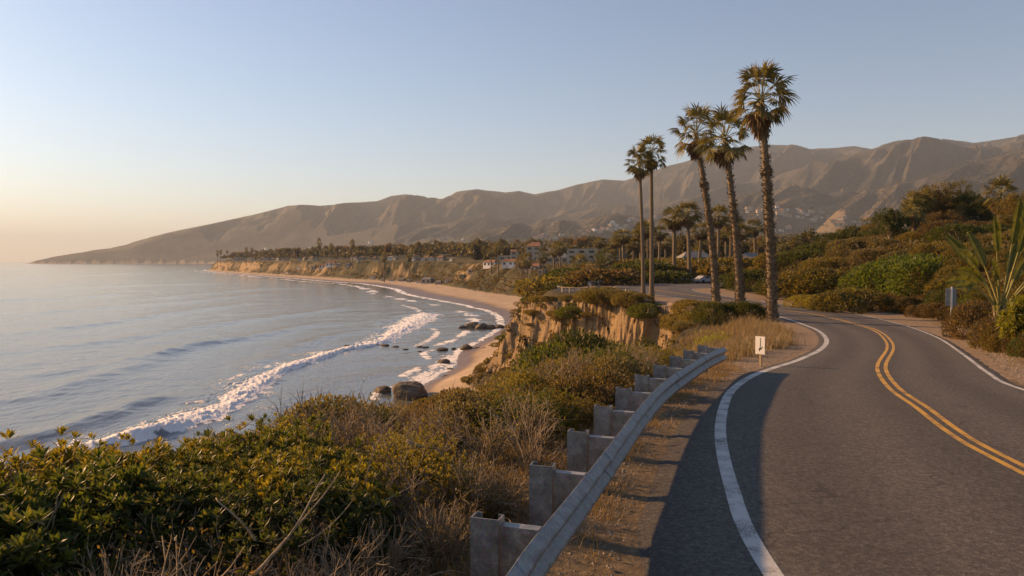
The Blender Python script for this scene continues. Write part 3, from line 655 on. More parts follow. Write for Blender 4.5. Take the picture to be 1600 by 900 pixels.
def stems(rs, R, n, k=4, r=.02, name='stems', parent=None, tips=None):
    b = MB()
    for i in range(n):
        a = rs.rand()*2*np.pi; q = rs.uniform(.2, .9); tip = np.array([R[0]*q*np.cos(a)*.8, R[1]*q*np.sin(a)*.8, R[2]*(1-.55*q)*.92])
        p0 = np.array([tip[0]*.12, tip[1]*.12, -.15]); m1 = (p0+tip)/2+rs.normal(size=3)*.08*R[2]; m1[2] -= .05*R[2]
        tt = np.linspace(0, 1, 5)[:, None]; P = (1-tt)**2*p0+2*tt*(1-tt)*m1+tt**2*tip
        b.tube(P, np.linspace(r, r*.3, 5), k, False)
    return b.build(name, WOODY, parent, True)
def rosettes(b, rs, P, Nn, k, ln, wd, up=.5):
    ax = unit(Nn+np.array([0, 0, up])+rs.normal(size=P.shape)*.28)
    t1 = unit(np.cross(ax, rs.normal(size=P.shape))); t2 = np.cross(ax, t1); sz = rs.uniform(.7, 1.25, len(P))
    for j in range(k):
        a = 2*np.pi*(j*.382)+rs.rand(len(P))*.5; f = j/k; o = (.35+.95*f)+rs.normal(size=len(P))*.12
        rd_ = t1*np.cos(a)[:, None]+t2*np.sin(a)[:, None]
        D = ax*np.cos(o)[:, None]+rd_*np.sin(o)[:, None]; No = ax*np.sin(o)[:, None]-rd_*np.cos(o)[:, None]
        b.leaves(P-ax*(.03*f*1.2), D, -No, ln*sz*(.65+.45*f), wd*sz, -.05)
def leafy(name, R, nl, n, k, ln, wd, seed, up=.5):
    rs = np.random.RandomState(seed); t = empty(name); b = MB(); P, Nn = blob(rs, R, nl, n, .35, .05); rosettes(b, rs, P, Nn, k, ln, wd, up)
    k2 = rs.rand(n) < .16; P2 = P[k2]+Nn[k2]*rs.uniform(.05, .2, (k2.sum(), 1))+np.array([0,0,.08]); rosettes(b, rs, P2, Nn[k2], k, ln*1.05, wd, up+.6)
    b.build('foliage', LEAF, t); stems(rs, R, 26, 4, .018, parent=t); return t
def dense(name, R, nl, n, ln, wd, seed, inner=.25, nst=14):
    rs = np.random.RandomState(seed); t = empty(name); b = MB(); P, Nn = blob(rs, R, nl, n, inner, .0)
    D = unit(Nn+rs.normal(size=P.shape)*.55+np.array([0, 0, .25])); No = unit(np.cross(D, rs.normal(size=P.shape)))
    b.leaves(P, D, No, ln*rs.uniform(.6, 1.3, n), wd*rs.uniform(.7, 1.2, n), .1); b.build('foliage', LEAF, t); stems(rs, R, nst, 4, .02*R[2], parent=t); return t
def twiggy(name, R, n, seed, leafn=0, spread=1.0):
    rs = np.random.RandomState(seed); t = empty(name); b = MB(); tips = []
    for i in range(n):
        a = rs.rand()*2*np.pi; q = rs.rand()*spread; L = R[2]*rs.uniform(.6, 1.1)
        p = np.array([rs.normal()*.12*R[0], rs.normal()*.12*R[1], -.06]); d = np.array([np.cos(a)*q*R[0], np.sin(a)*q*R[1], L]); d /= np.linalg.norm(d)
        P = [p]; 
        for k_ in range(6): d = unit(d+rs.normal(size=3)*.17+np.array([0, 0, -.03*k_*q])); P.append(P[-1]+d*L/6)
        P = np.array(P); b.tube(P, np.linspace(.010, .0035, 7)*(.7+.8*rs.rand()), 3, False)
        for j in range(rs.randint(3, 7)):
            i0 = rs.randint(2, 6); dd = unit(d+rs.normal(size=3)*.6); q0 = P[i0]; ll = L*rs.uniform(.15, .38); q1 = q0+dd*ll*.5; dd = unit(dd+rs.normal(size=3)*.3); q2 = q1+dd*ll*.5
            b.tube([q0, q1, q2], [.0055, .004, .002], 3, False); tips += [q1, q2]
    b.build('branches', WOODY, t, True)
    if leafn:
        tips = np.array(tips); P = tips[rs.randint(0, len(tips), leafn)]+rs.normal(size=(leafn, 3))*.03; D = unit(rs.normal(size=P.shape)+np.array([0, 0, .6])); bb = MB()
        bb.leaves(P, D, unit(np.cross(D, rs.normal(size=P.shape))), rs.uniform(.025, .06, leafn), .018, .0); bb.build('foliage', LEAF, t)
    return t
YEL, GRN, DGRN, OLV, BRN, GRY = (.13,.12,.018), (.058,.078,.017), (.038,.052,.015), (.105,.092,.030), (.080,.062,.030), (.105,.095,.055)
LA = [leafy('leafy_shrub', (1.25,1.15,1.0), 11, 1150, 10, .112, .034, 21+i) for i in range(3)]
LB = [leafy('leafy_shrub', (1.1,1.1,.8), 8, 1100, 8, .055, .022, 31+i, .7) for i in range(2)]
TW = [twiggy('twiggy_shrub', (.9,.9,1.0), 46, 41+i, 700) for i in range(3)]
BARE = [twiggy('bare_twig_shrub', (.9,.8,1.0), 30, 51+i, 0, .8) for i in range(2)]
DA = [dense('shrub', (1.3,1.2,1.0), 9, 5200, .085, .040, 61+i) for i in range(3)]
DB = [dense('coastal_bush', (1.45,1.3,1.0), 13, 6500, .10, .045, 71+i, .18) for i in range(3)]
DF = [dense('hillside_bush', (1.6,1.5,1.0), 10, 1700, .22, .12, 81+i, .12, 5) for i in range(3)]

NEARTW = None
def ground(px, Y): X = (px-800)/F*Y; return X, Y, T1(X, Y)
SIL = np.array([(-400,735),(0,722),(100,704),(200,698),(300,690),(400,668),(450,640),(500,612),(600,605),(660,625),(700,608),(750,608),(790,588),(850,545),(870,522),(900,512),(980,515),(1020,540),(1060,552),(1100,548),(1140,545),(1200,520),(1250,520)], float)
RSIL = np.array([(1100,450),(1230,425),(1300,438),(1380,392),(1450,378),(1600,372),(1800,370)], float)
def topz(px, Y, lim): return CAMZ-(np.interp(px, lim[:, 0], lim[:, 1])-HZ)*Y/F
def capped(x, y, zg, h, lim, jit=6): return min(h, float(topz(800+F*x/max(y, 1), y, lim))-zg-jit*y/F*random.random())
def shrub(proto, px, Y, h, col, label, group=None, w=1.0, sink=.05, cat='shrub'):
    x, y, zg = ground(px, Y)
    if h > 20: h = max(.35, CAMZ-(h-HZ)*Y/F-zg)         # h given as the height the top reaches in the view
    return put(proto, (x, y, zg-sink*h), random.uniform(0, 6.28), (h*w*random.uniform(.92, 1.08), h*w*random.uniform(.92, 1.08), h), col, label, group, cat)
# foreground, by hand
FG = [(LA[0],60,8.6,708,YEL,1.0,'yellow-green leafy shrub with pointed leaf whorls, filling the left edge of the foreground'),
 (LA[1],190,9.0,695,YEL,1.0,'tall yellow-green leafy shrub against the surf at the lower left'),
 (LA[2],310,9.2,697,GRN,1.0,'green leafy shrub right of the tallest foreground shrub, in front of the breaking wave'),
 (LA[0],405,10.2,680,YEL,1.0,'low yellow-green leafy shrub sloping up to the bare twigs'),
 (LA[1],-70,8.0,715,YEL,1.0,'leafy shrub cut by the left edge of the photo'),
 (LA[2],110,7.4,752,GRN,1.0,'short green leafy shrub in the lower left corner'),
 (LA[0],250,7.7,742,GRN,1.0,'short leafy shrub below the tall yellow-green shrubs'),
 (LA[1],370,8.2,760,DGRN,1.0,'dark low leafy shrub beside the dry twigs at the bottom'),
 (LB[0],440,12.6,662,DGRN,.9,'dark green shrub with bare twigs standing above it'),
 (LB[1],505,14.2,622,DGRN,.8,'dark brown-green shrub silhouetted against the water'),
 (LB[0],560,15.5,607,DGRN,.75,'tallest dark shrub below the boulder'),
 (LB[1],615,16.5,632,DGRN,.8,'dark shrub right under the brown boulder'),
 (LB[0],680,19,640,OLV,.9,'olive shrub between the boulder and the sandy beach'),
 (LB[1],722,23,612,DGRN,.85,'round dark green shrub in front of the small sand beach'),
 (LA[1],690,12.5,690,YEL,1.0,'bright green leafy shrub in the middle of the slope'),
 (LA[2],610,10.8,690,GRN,1.0,'green leafy shrub above the dry brush'),
 (DA[0],905,35,518,DGRN,.75,'big dark green bush before the sandstone cliff, left half'),
 (DA[1],962,36,513,DGRN,.72,'big dark green bush before the sandstone cliff, its highest crown'),
 (DA[2],1008,38,530,DGRN,.7,'dark green bush at the foot of the sandstone cliff, right end'),
 (DA[0],862,32,540,GRN,.8,'green bush at the left foot of the big dark bush'),
 (DA[1],880,27,575,GRN,1.0,'mid green bush on the slope below the big dark bush'),
 (DA[2],822,25,585,YEL,.9,'yellow-green bush on the slope above the beach'),
 (DA[0],930,30,560,DGRN,1.0,'low dark bush in front of the cliff cove'),
 (DA[1],1040,38,548,OLV,1.0,'dull olive bush below the bare sandstone face'),
 (DA[2],1078,42,538,OLV,1.0,'dull olive bush at the end of the cliff cove'),
 (DA[1],1085,34,554,BRN,1.1,'brown bush behind the end of the guardrail'),
 (LB[0],1120,43,512,(.20,.21,.025),1.1,'bright yellow-green bush below the dark hedge'),
 (LB[1],1098,40,530,(.19,.19,.03),1.1,'small yellow-green bush left of the brighter one'),
 (DB[0],1122,53,468,DGRN,.9,'dark hedge bush under the middle palms'),
 (DB[1],1160,52,466,DGRN,.9,'dark hedge bush touching the tallest palm'),
 (DB[2],1092,57,482,OLV,.9,'olive hedge bush left of the dark hedge'),
 (DB[0],1186,53,482,DGRN,.9,'small dark bush behind the tallest palm')]
for pr, px, Y, h, col, w, lab in FG: shrub(pr, px, Y, h, col, lab, None, w)
for px, Y, h, lab in ((350,11.2,655,'bare grey twigs standing up before the white surf'),(470,13.6,605,'bare branching twigs on the dark shrub, left one'),(540,13.2,602,'bare branching twigs below the boulder'),(300,11.6,672,'thin bare twigs above the leafy shrubs, left one'),(640,14.5,625,'grey bare shrub right of the boulder'),(735,24,590,'bare twigs beside the small sand beach'),(500,15,598,'grey bare shrub in front of the sea, beside the dark shrubs')):
    shrub(random.choice(BARE), px, Y, h, None, lab, None, 1.0, cat='bare shrub')
# dry brush along the bottom
for i in range(60):
    px = random.uniform(150, 800); Y = random.uniform(5.6, 9.2); x, y, zg = ground(px, Y)
    if x > np.interp(y, RAILP[:, 1], RAILP[:, 0])-1.15: continue
    shrub(random.choice(TW+BARE), px, Y, random.uniform(.5, .85), random.choice([BRN, OLV, BRN]), 'brown dry brush low in the foreground between leafy shrubs and guardrail', 'dry brush in the foreground', 1.0, cat='dry brush')
def scatter(n, box, test, spacing, seed):
    rs = np.random.RandomState(seed); X = rs.uniform(box[0], box[1], n*6); Y = rs.uniform(box[2], box[3], n*6)
    zz, d, de, t, u, bw, rd, m, zi, r = terrain(X, Y, True); ok = test(X, Y, d, t, rd, u); out = []
    for i in np.where(ok)[0]:
        sp = spacing(X[i], Y[i]) if callable(spacing) else spacing
        if all((X[i]-a)**2+(Y[i]-b)**2 > sp*sp for a, b, *_ in out): out.append((X[i], Y[i], zz[i], d[i], t[i], rd[i]))
        if len(out) >= n: break
    return out
def vis(x, y, m=60): px = 800+F*x/max(y, .1); return -m < px < 1600+m and y > 4
railx = lambda Y: np.interp(Y, np.append(RAILP[:, 1], [24, 30, 60]), np.append(RAILP[:, 0], [7.2, 9.5, 17]))
k_ = 0
for x, y, zg, d, t, rd in scatter(300, (-9, 9, 5.2, 34), lambda X, Y, d, t, rd, u: (d > -5) & (X < railx(Y)-1.0-.02*Y) & (X > -.75*Y-1) & (rd > 1.2), .64, 5):
    if not vis(x, y): continue
    px = 800+F*x/y; q = random.random(); near_rail = x > railx(y)-2.0; left = (px < 470 and y < 13) and not (y < 7.6 and px > 130+40*pn(x*2, y*2)); dryz = y < 8.6 and px > 120 and not left
    h = random.uniform(.6, 1.15) if (near_rail and y > 10.5) else random.uniform(.35, .6) if near_rail else random.uniform(.6, 1.05)+.014*y
    h = capped(x, y, zg, h, SIL)
    if h < .22: continue
    n_ = pn(x*.35, y*.35)
    if left and q < .22: h = capped(x, y, zg, 1.5, SIL, 8); pr, col, lab, g, w, cat = random.choice(TW+BARE), BRN, 'brown twiggy shrub poking out of the lower left thicket', 'twiggy shrubs in the lower left thicket', .8, 'shrub'
    elif left: h = capped(x, y, zg, random.uniform(.8, 1.45), SIL, 60); pr, col, lab, g, w, cat = random.choice(LA), random.choice([YEL, YEL, GRN, DGRN, OLV]), 'green leafy shrub in the thicket at the lower left', 'leafy shrubs of the lower left thicket', 1.0, 'shrub'
    elif q < (.85 if dryz else .36): pr, col, lab, g, w, cat = random.choice(TW+BARE[:1]), random.choice([BRN, OLV, BRN]), 'brown twiggy shrub with few leaves on the slope left of the guardrail', 'twiggy shrubs on the near slope', 1.1, 'shrub'
    elif q < .72: pr, col, lab, g, w, cat = random.choice(LB), random.choice([GRN, YEL, YEL, OLV]), 'small green leafy shrub on the slope left of the guardrail', 'leafy shrubs on the near slope', 1.0, 'shrub'
    elif q < .9: pr, col, lab, g, w, cat = random.choice(DA), random.choice([OLV, BRN, GRY]), 'dull fine-leaved shrub on the slope left of the guardrail', 'dull shrubs on the near slope', 1.0, 'shrub'
    else: pr, col, lab, g, w, cat = random.choice(BARE), None, 'bare grey twigs on the slope left of the guardrail', 'bare twigs on the near slope', 1.0, 'bare shrub'
    put(pr, (x, y, zg-.05), random.uniform(0, 6.28), (h*w, h*w, h), col, lab, g, cat)
# up-sun shrubs left of the frame (they throw the long shadows over the road)
for x, y, zg, d, t, rd in scatter(26, (-14, 1, -3, 12), lambda X, Y, d, t, rd, u: (d > -2) & (X < -.8*Y-.5) & (X < -1.5), 1.3, 6):
    put(random.choice(LA+DA), (x, y, zg-.05), random.uniform(0, 6.28), random.uniform(.8, 1.5), random.choice([GRN, YEL, OLV]), 'leafy shrub left of the camera beside the road', 'shrubs beside the camera', 'shrub')
# long bare stalks rising out of the brush
for (pa, pb, Ya, Yb, r0, lab) in (((395,905),(512,742),6.0,6.5,.013,'thick straight dry stalk leaning right, left of a pair'),((400,905),(527,737),5.9,6.9,.011,'thick straight dry stalk leaning right, right of a pair'),((390,850),(338,780),6.4,6.6,.012,'short dry stalk leaning left at the bottom'),
      ((555,812),(612,640),8.2,8.6,.008,'tall thin forked dry stalk rising to the boulder'),((545,810),(665,752),7.6,8.4,.008,'thin dry stalk leaning far right over the brush'),((640,690),(700,718),9.5,9.4,.02,'fallen dark branch lying in the shrubs'),((470,860),(560,775),6.6,7.4,.007,'thin curved dry stalk in the brush')):
    Pn = []
    for q in np.linspace(0, 1, 9):
        px = pa[0]+(pb[0]-pa[0])*q+8*math.sin(q*5+pa[0]); py = pa[1]+(pb[1]-pa[1])*q+3*math.sin(q*7); Y = Ya+(Yb-Ya)*q; Pn.append(((px-800)/F*Y, Y, CAMZ-(py-HZ)/F*Y))
    Pn = np.array(Pn); t_ = empty('dry_stalk', tuple(Pn[0]), 0, lab, 'dry stalk'); Pn = Pn-Pn[0]; b = MB(); b.tube(Pn, np.linspace(r0, r0*.45, 9), 6)
    for j in range(5): i0 = 3+j; dv = unit(np.array([random.uniform(-1, 1), random.uniform(-.6, .6), random.uniform(.2, 1.2)])); b.tube([Pn[i0], Pn[i0]+dv*.07, Pn[i0]+dv*.13+np.array([0,0,.03])], [.004, .003, .0015], 3, False)
    b.build('stem', WOODY, t_, True)
# ------------------------------------------------------------------ dry grass (nobody could count it)
def grass(name, pts, nb, hh, m, spread=.12, lean=.6, seed=0, w=.006):
    rs = np.random.RandomState(seed); n = len(pts)*nb; P = np.repeat(np.asarray(pts)[:, :3], nb, 0); sc = np.repeat(np.asarray(pts)[:, 3], nb)
    P = P+np.column_stack([rs.normal(size=n)*spread*sc, rs.normal(size=n)*spread*sc, -.02*np.ones(n)]); a = rs.rand(n)*2*np.pi; q = rs.rand(n)*lean
    d1 = unit(np.column_stack([np.cos(a)*q, np.sin(a)*q, np.ones(n)])); d2 = unit(np.column_stack([np.cos(a)*(q*2.6+.3), np.sin(a)*(q*2.6+.3), np.ones(n)*.7])); L = hh*sc*rs.uniform(.4, 1.15, n)
    sd_ = np.column_stack([-np.sin(a), np.cos(a), np.zeros(n)])*w*.5*np.maximum(sc, .7)[:, None]; M_ = P+d1*(L*.55)[:, None]; E_ = M_+d2*(L*.45)[:, None]
    V = np.stack([P-sd_, P+sd_, M_+sd_*.8, M_-sd_*.8, E_], 1).reshape(-1, 3); i = np.arange(n)*5
    return mk(name, V, np.stack([i, i+1, i+2, i+3], 1), np.stack([i+3, i+2, i+4], 1), m)
GR = leaf_material('grass_blade', .3, .5)
def grass_pts(n, box, test, seed, s0=.6, s1=1.2):
    rs = np.random.RandomState(seed); X = rs.uniform(box[0], box[1], n*4); Y = rs.uniform(box[2], box[3], n*4)
    zz, d, de, t, u, bw, rd, m, zi, r = terrain(X, Y, True); ok = test(X, Y, d, t, rd, u); i = np.where(ok)[0][:n]; return np.column_stack([X[i], Y[i], zz[i], rs.uniform(s0, s1, len(i))])
p_ = grass_pts(4600, (-3, 7, 4, 26), lambda X, Y, d, t, rd, u: (rd > .12) & (rd < 2.4) & (d > 0) & (X < railx(Y)+1.5) & (fbm(X*1.1, Y*1.1, 2) > -.12), 1, .4, 1.4)
o = grass('dry_grass', p_, 16, .17, GR, .10, 1.1, 1, .007); o.color = (.20,.15,.08,1); tag(o, 'short dry grass and dead stalks along the verge under the guardrail', 'grass', kind='stuff')
p_ = grass_pts(2600, (-8, 8, 5, 30), lambda X, Y, d, t, rd, u: (rd > 1.6) & (d > -4) & (X < railx(Y)-.7), 2, .5, 1.4)
o = grass('dry_undergrowth', p_, 14, .34, GR, .2, .9, 2, .008); o.color = (.17,.125,.055,1); tag(o, 'dry brown undergrowth between the shrubs of the near slope', 'undergrowth', kind='stuff')
p_ = grass_pts(1500, (7, 20, 24, 50), lambda X, Y, d, t, rd, u: (rd > .5+.6*fbm(X*.8, Y*.8, 2)+.8*(Y < 29)) & (rd < 7.5) & (d > -.5) & (fbm(X*.9, Y*.9, 3) > -.08) & (X < np.interp(Y, LW[:280, 1], LW[:280, 0])), 3, .35, 1.5)
o = grass('golden_grass', p_, 26, .62, GR, .22, .55, 3, .014); o.color = (.21,.165,.10,1); tag(o, 'tall pale golden dry grass inside the bend behind the white marker', 'grass', kind='stuff')
p_ = grass_pts(1600, (9, 34, 14, 66), lambda X, Y, d, t, rd, u: (rd > .25) & (rd < 3.5) & (X > np.interp(Y, RW[:260, 1], RW[:260, 0])) & (fbm(X*.7, Y*.7, 2) > -.02), 4, .4, 1.0)
o = grass('verge_grass', p_, 14, .26, GR, .14, .9, 4, .012); o.color = (.22,.17,.06,1); tag(o, 'sparse dry grass on the sandy verge right of the road', 'grass', kind='stuff')

def gravel(name, n, box, test, seed, lab, s0=.008, s1=.03):
    rs = np.random.RandomState(seed); X = rs.uniform(box[0], box[1], n*5); Y = rs.uniform(box[2], box[3], n*5)
    zz, d, de, t, u, bw, rd, m, zi, r = terrain(X, Y, True); i = np.where(test(X, Y, rd))[0][:n]; X, Y, rd = X[i], Y[i], rd[i]; n = len(i); z0 = np.where(rd < 0, zr(Y)+.03, zz[i])
    c = np.column_stack([X, Y, z0]); sz = np.exp(rs.uniform(np.log(s0), np.log(s1), n))[:, None, None]
    base = np.array([(1,0,0),(-.2,.9,.1),(-.9,-.1,0),(0,-1,.1),(.1,.1,.8),(0,0,-.5)]); V = (c[:, None]+base[None]*sz*rs.uniform(.6, 1.3, (n, 6, 1))).reshape(-1, 3); k = (np.arange(n)*6)[:, None]
    T_ = np.concatenate([k+np.array([a]) for a in ((0,1,4),(1,2,4),(2,3,4),(3,0,4),(1,0,5),(2,1,5),(3,2,5),(0,3,5))])
    o = mk(name, V, None, T_, GRAV); return tag(o, lab, 'gravel', kind='stuff')
GRAV = simple('gravel_stone', (.10,.08,.06), (.34,.29,.23), 30, .9, 0, .002)
lft = lambda X, Y: X < np.interp(Y, LW[:280, 1], LW[:280, 0])
gravel('gravel', 9000, (0, 12, 5, 34), lambda X, Y, rd: lft(X, Y) & (rd > -.35*np.abs(fbm(X*2, Y*2, 2))-.05) & (rd < .9), 61, 'loose gravel along the crumbling left edge of the asphalt')
gravel('gravel', 6000, (10, 26, 12, 50), lambda X, Y, rd: ~lft(X, Y) & (rd > -.12) & (rd < 1.6), 62, 'loose gravel on the sandy verge right of the road', .012, .05)
# ------------------------------------------------------------------ headland and cliff bushes
for i, (x, y, zg, d, t, rd) in enumerate(scatter(90, (2, 20, 56, 112), lambda X, Y, d, t, rd, u: (t < .12) & (d < 4.8) & (rd > .9) & (np.hypot((X-11.5)/6.4, (Y-103)/7.4) > 1.05), 1.5, 9)):
    h = random.uniform(1.1, 1.75) if y < 86 else random.uniform(.5, .9)
    put(random.choice(DB), (x, y, zg-.15), random.uniform(0, 6.28), (h*1.25, h*1.25, h), random.choice([OLV, OLV, GRY, GRN]), 'rounded olive bush on top of the sandstone headland', 'rounded bushes along the headland clifftop', 'bush')
for i, (x, y, zg, d, t, rd) in enumerate(scatter(120, (-8, 18, 38, 112), lambda X, Y, d, t, rd, u: (t > .02) & (t < .97) & ((Y > 84) | (t > .5) | (t < .12)) & (fbm(X*.25, Y*.25, 2) > -.28), 1.5, 10)):
    h = random.uniform(.35, .95)
    put(random.choice(DB+DA), (x, y, zg-.2*h), random.uniform(0, 6.28), (h*1.5, h*1.5, h), random.choice([OLV, OLV, BRN, GRY, GRN]), 'low scrubby bush clinging to the headland cliff face', 'scrub bushes on the headland cliff', 'bush')
for i, (x, y, zg, d, t, rd) in enumerate(scatter(70, (-14, 14, 20, 62), lambda X, Y, d, t, rd, u: (d < .5) & (t < .9) & (X > -.75*Y), 1.5, 12)):
    h = capped(x, y, zg, random.uniform(.8, 1.5), SIL)
    if h < .3: continue
    put(random.choice(DA+DB), (x, y, zg-.1), random.uniform(0, 6.28), (h*1.2, h*1.2, h), random.choice([OLV, GRN, DGRN, BRN]), 'bush on the steep slope falling from the road to the beach', 'bushes on the slope above the beach', 'bush')
# ------------------------------------------------------------------ right-hand bank
def rside(X, Y): return X > np.interp(Y, RW[:260, 1], RW[:260, 0])
def bank_sp(x, y): return 1.15 if y < 60 else 1.9
for i, (x, y, zg, d, t, rd) in enumerate(scatter(520, (9, 56, 14, 96), lambda X, Y, d, t, rd, u: rside(X, Y) & (rd > .95+.012*Y) & (rd < 15) & (X < .76*Y+3), bank_sp, 14)):
    if not vis(x, y, 90): continue
    row = max(0, min(1, (rd-1.6)/5)); h = random.uniform(.7, 1.2)+row*random.uniform(.4, 1.7)*(1 if y > 24 else .6)
    q = random.random(); px = 800+F*x/y
    h = capped(x, y, zg, h, RSIL, 30)
    if h < .4: continue
    if q < .45: pr, col, lab = random.choice(DB), random.choice([OLV, BRN, OLV]), 'dense olive-brown bush on the bank right of the road'
    elif q < .75: pr, col, lab = random.choice(DA), random.choice([GRN, OLV, DGRN]), 'green bush on the bank right of the road'
    else: pr, col, lab = random.choice(DB+TW), random.choice([GRY, BRN]), 'grey-brown dry bush on the bank right of the road'
    put(pr, (x, y, zg-.08*h), random.uniform(0, 6.28), (h, h, h*random.uniform(.9, 1.2)), col, lab, lab.replace(' bush', ' bushes'), 'bush')
for px, Y, h, w, col, lab in ((1262,66,458,1.3,(.16,.15,.03),'small yellow-green roadside bush, left one of two at the bend'),(1288,64,457,1.4,(.17,.16,.03),'small yellow-green roadside bush, right one of two at the bend'),(1335,60,448,1.4,OLV,'rounded dull bush beside the two yellow-green bushes'),
      (1415,66,388,1.0,(.065,.095,.018),'broad bright green bush high on the right bank'),(1370,70,402,1.0,(.055,.078,.018),'green bush left of the broad bright one on the bank'),(1455,62,392,1.0,(.06,.085,.018),'green bush under the leaning leaves of the banana-like plant'),
      (1250,84,425,1.6,DGRN,'wide dark bush behind the bend of the road'),(1275,80,414,1.5,OLV,'rounded dark olive bush behind the bend'),(1210,92,430,1.6,OLV,'rounded bush behind the tallest palm trunk'),(1305,76,428,1.4,DGRN,'dark bush at the foot of the bank behind the bend')):
    shrub(random.choice(DB), px, Y, h, col, lab, None, w)
for px, Y, h, w, col, lab in ((1568,28.4,505,.6,OLV,'olive bush hiding the foot of the paddle-leaved plant'),(1545,30.5,500,.6,OLV,'dull bush left of the foot of the paddle-leaved plant'),(1604,26.2,520,.6,GRN,'green bush below the bright pointed-leaved plant'),(1528,36,470,.8,BRN,'brown bush right of the grey-backed road sign'),(1585,29,475,.9,BRN,'brown bush behind the bright pointed-leaved plant')):
    shrub(random.choice(DB+DA), px, Y, h, col, lab, None, w)
pr = leafy('pointed_leaf_plant', (.9,.9,1.0), 6, 420, 10, .20, .055, 99, .9)
shrub(pr, 1608, 27.0, 488, (.12,.13,.02), 'bright yellow-green plant with long pointed leaves at the right edge', None, .75, -.35, 'plant')
# island inside the far bend
for x, y, zg, d, t, rd in scatter(16, (26, 52, 100, 117), lambda X, Y, d, t, rd, u: rside(X, np.minimum(Y, 100)) & (rd > 1.2), 3.2, 15):
    h = random.uniform(2, 3.2); put(random.choice(DB), (x, y, zg-.2), random.uniform(0, 6.28), (h*1.2, h*1.2, h), random.choice([OLV, DGRN, OLV]), 'rounded bush inside the far bend of the road', 'bushes inside the far bend', 'bush')

# ------------------------------------------------------------------ palms
def fan_leaves(bl, bp, rs, n, z0, cr, el0, el1, pet, blade, segs, wseg, droop=.5, up_=0):
    """n fan leaves from a crown heart at height z0; elevation from el0 (lowest) to el1"""
    for i in range(n):
        a = i*2.39996+rs.normal()*.15; f = i/max(n-1, 1); el = rad(el0+(el1-el0)*f+rs.normal()*7); L = pet*rs.uniform(.8, 1.15)
        D = np.array([np.cos(a)*np.cos(el), np.sin(a)*np.cos(el), np.sin(el)]); p0 = np.array([np.cos(a)*.12, np.sin(a)*.12, z0+(f-.5)*.5])
        sag = np.array([0, 0, -.16*L*np.cos(el)]); p1 = p0+D*L*.5-sag*.2; p2 = p0+D*L+sag
        if bp is not None: bp.tube([p0, p1, p2], [.035, .028, .02], 3, False)
        D2 = unit(p2-p1); side = unit(np.cross(D2, [0, 0, 1.])+1e-6); N2 = np.cross(side, D2)
        tw = rs.normal()*.45; side, N2 = side*np.cos(tw)+N2*np.sin(tw), N2*np.cos(tw)-side*np.sin(tw)
        q = np.linspace(-1.6, 1.6, segs)+rs.normal(size=segs)*.03; B = blade*rs.uniform(.85, 1.15)
        d = D2[None]*np.cos(q)[:, None]+side[None]*np.sin(q)[:, None]+N2[None]*(-.28*np.abs(np.sin(q)))[:, None]
        d = unit(d); ln = B*(.72+.28*np.cos(q*.8))*rs.uniform(.9, 1.08, segs)
        sd_ = unit(np.cross(d, N2[None]+rs.normal(size=(segs, 3))*.15)); m_ = p2+d*(ln*.55)[:, None]
        dz = d+np.array([0, 0, -1.])*(droop*rs.uniform(.6, 1.5, segs))[:, None]; e_ = m_+unit(dz)*(ln*.5)[:, None]; w = wseg*rs.uniform(.8, 1.2, segs)[:, None]
        V = np.stack([np.repeat(p2[None], segs, 0), m_+sd_*w*.5, e_, m_-sd_*w*.5], 1).reshape(-1, 3); k = np.arange(segs)*4; bl.add(V, np.stack([k, k+1, k+2, k+3], 1))
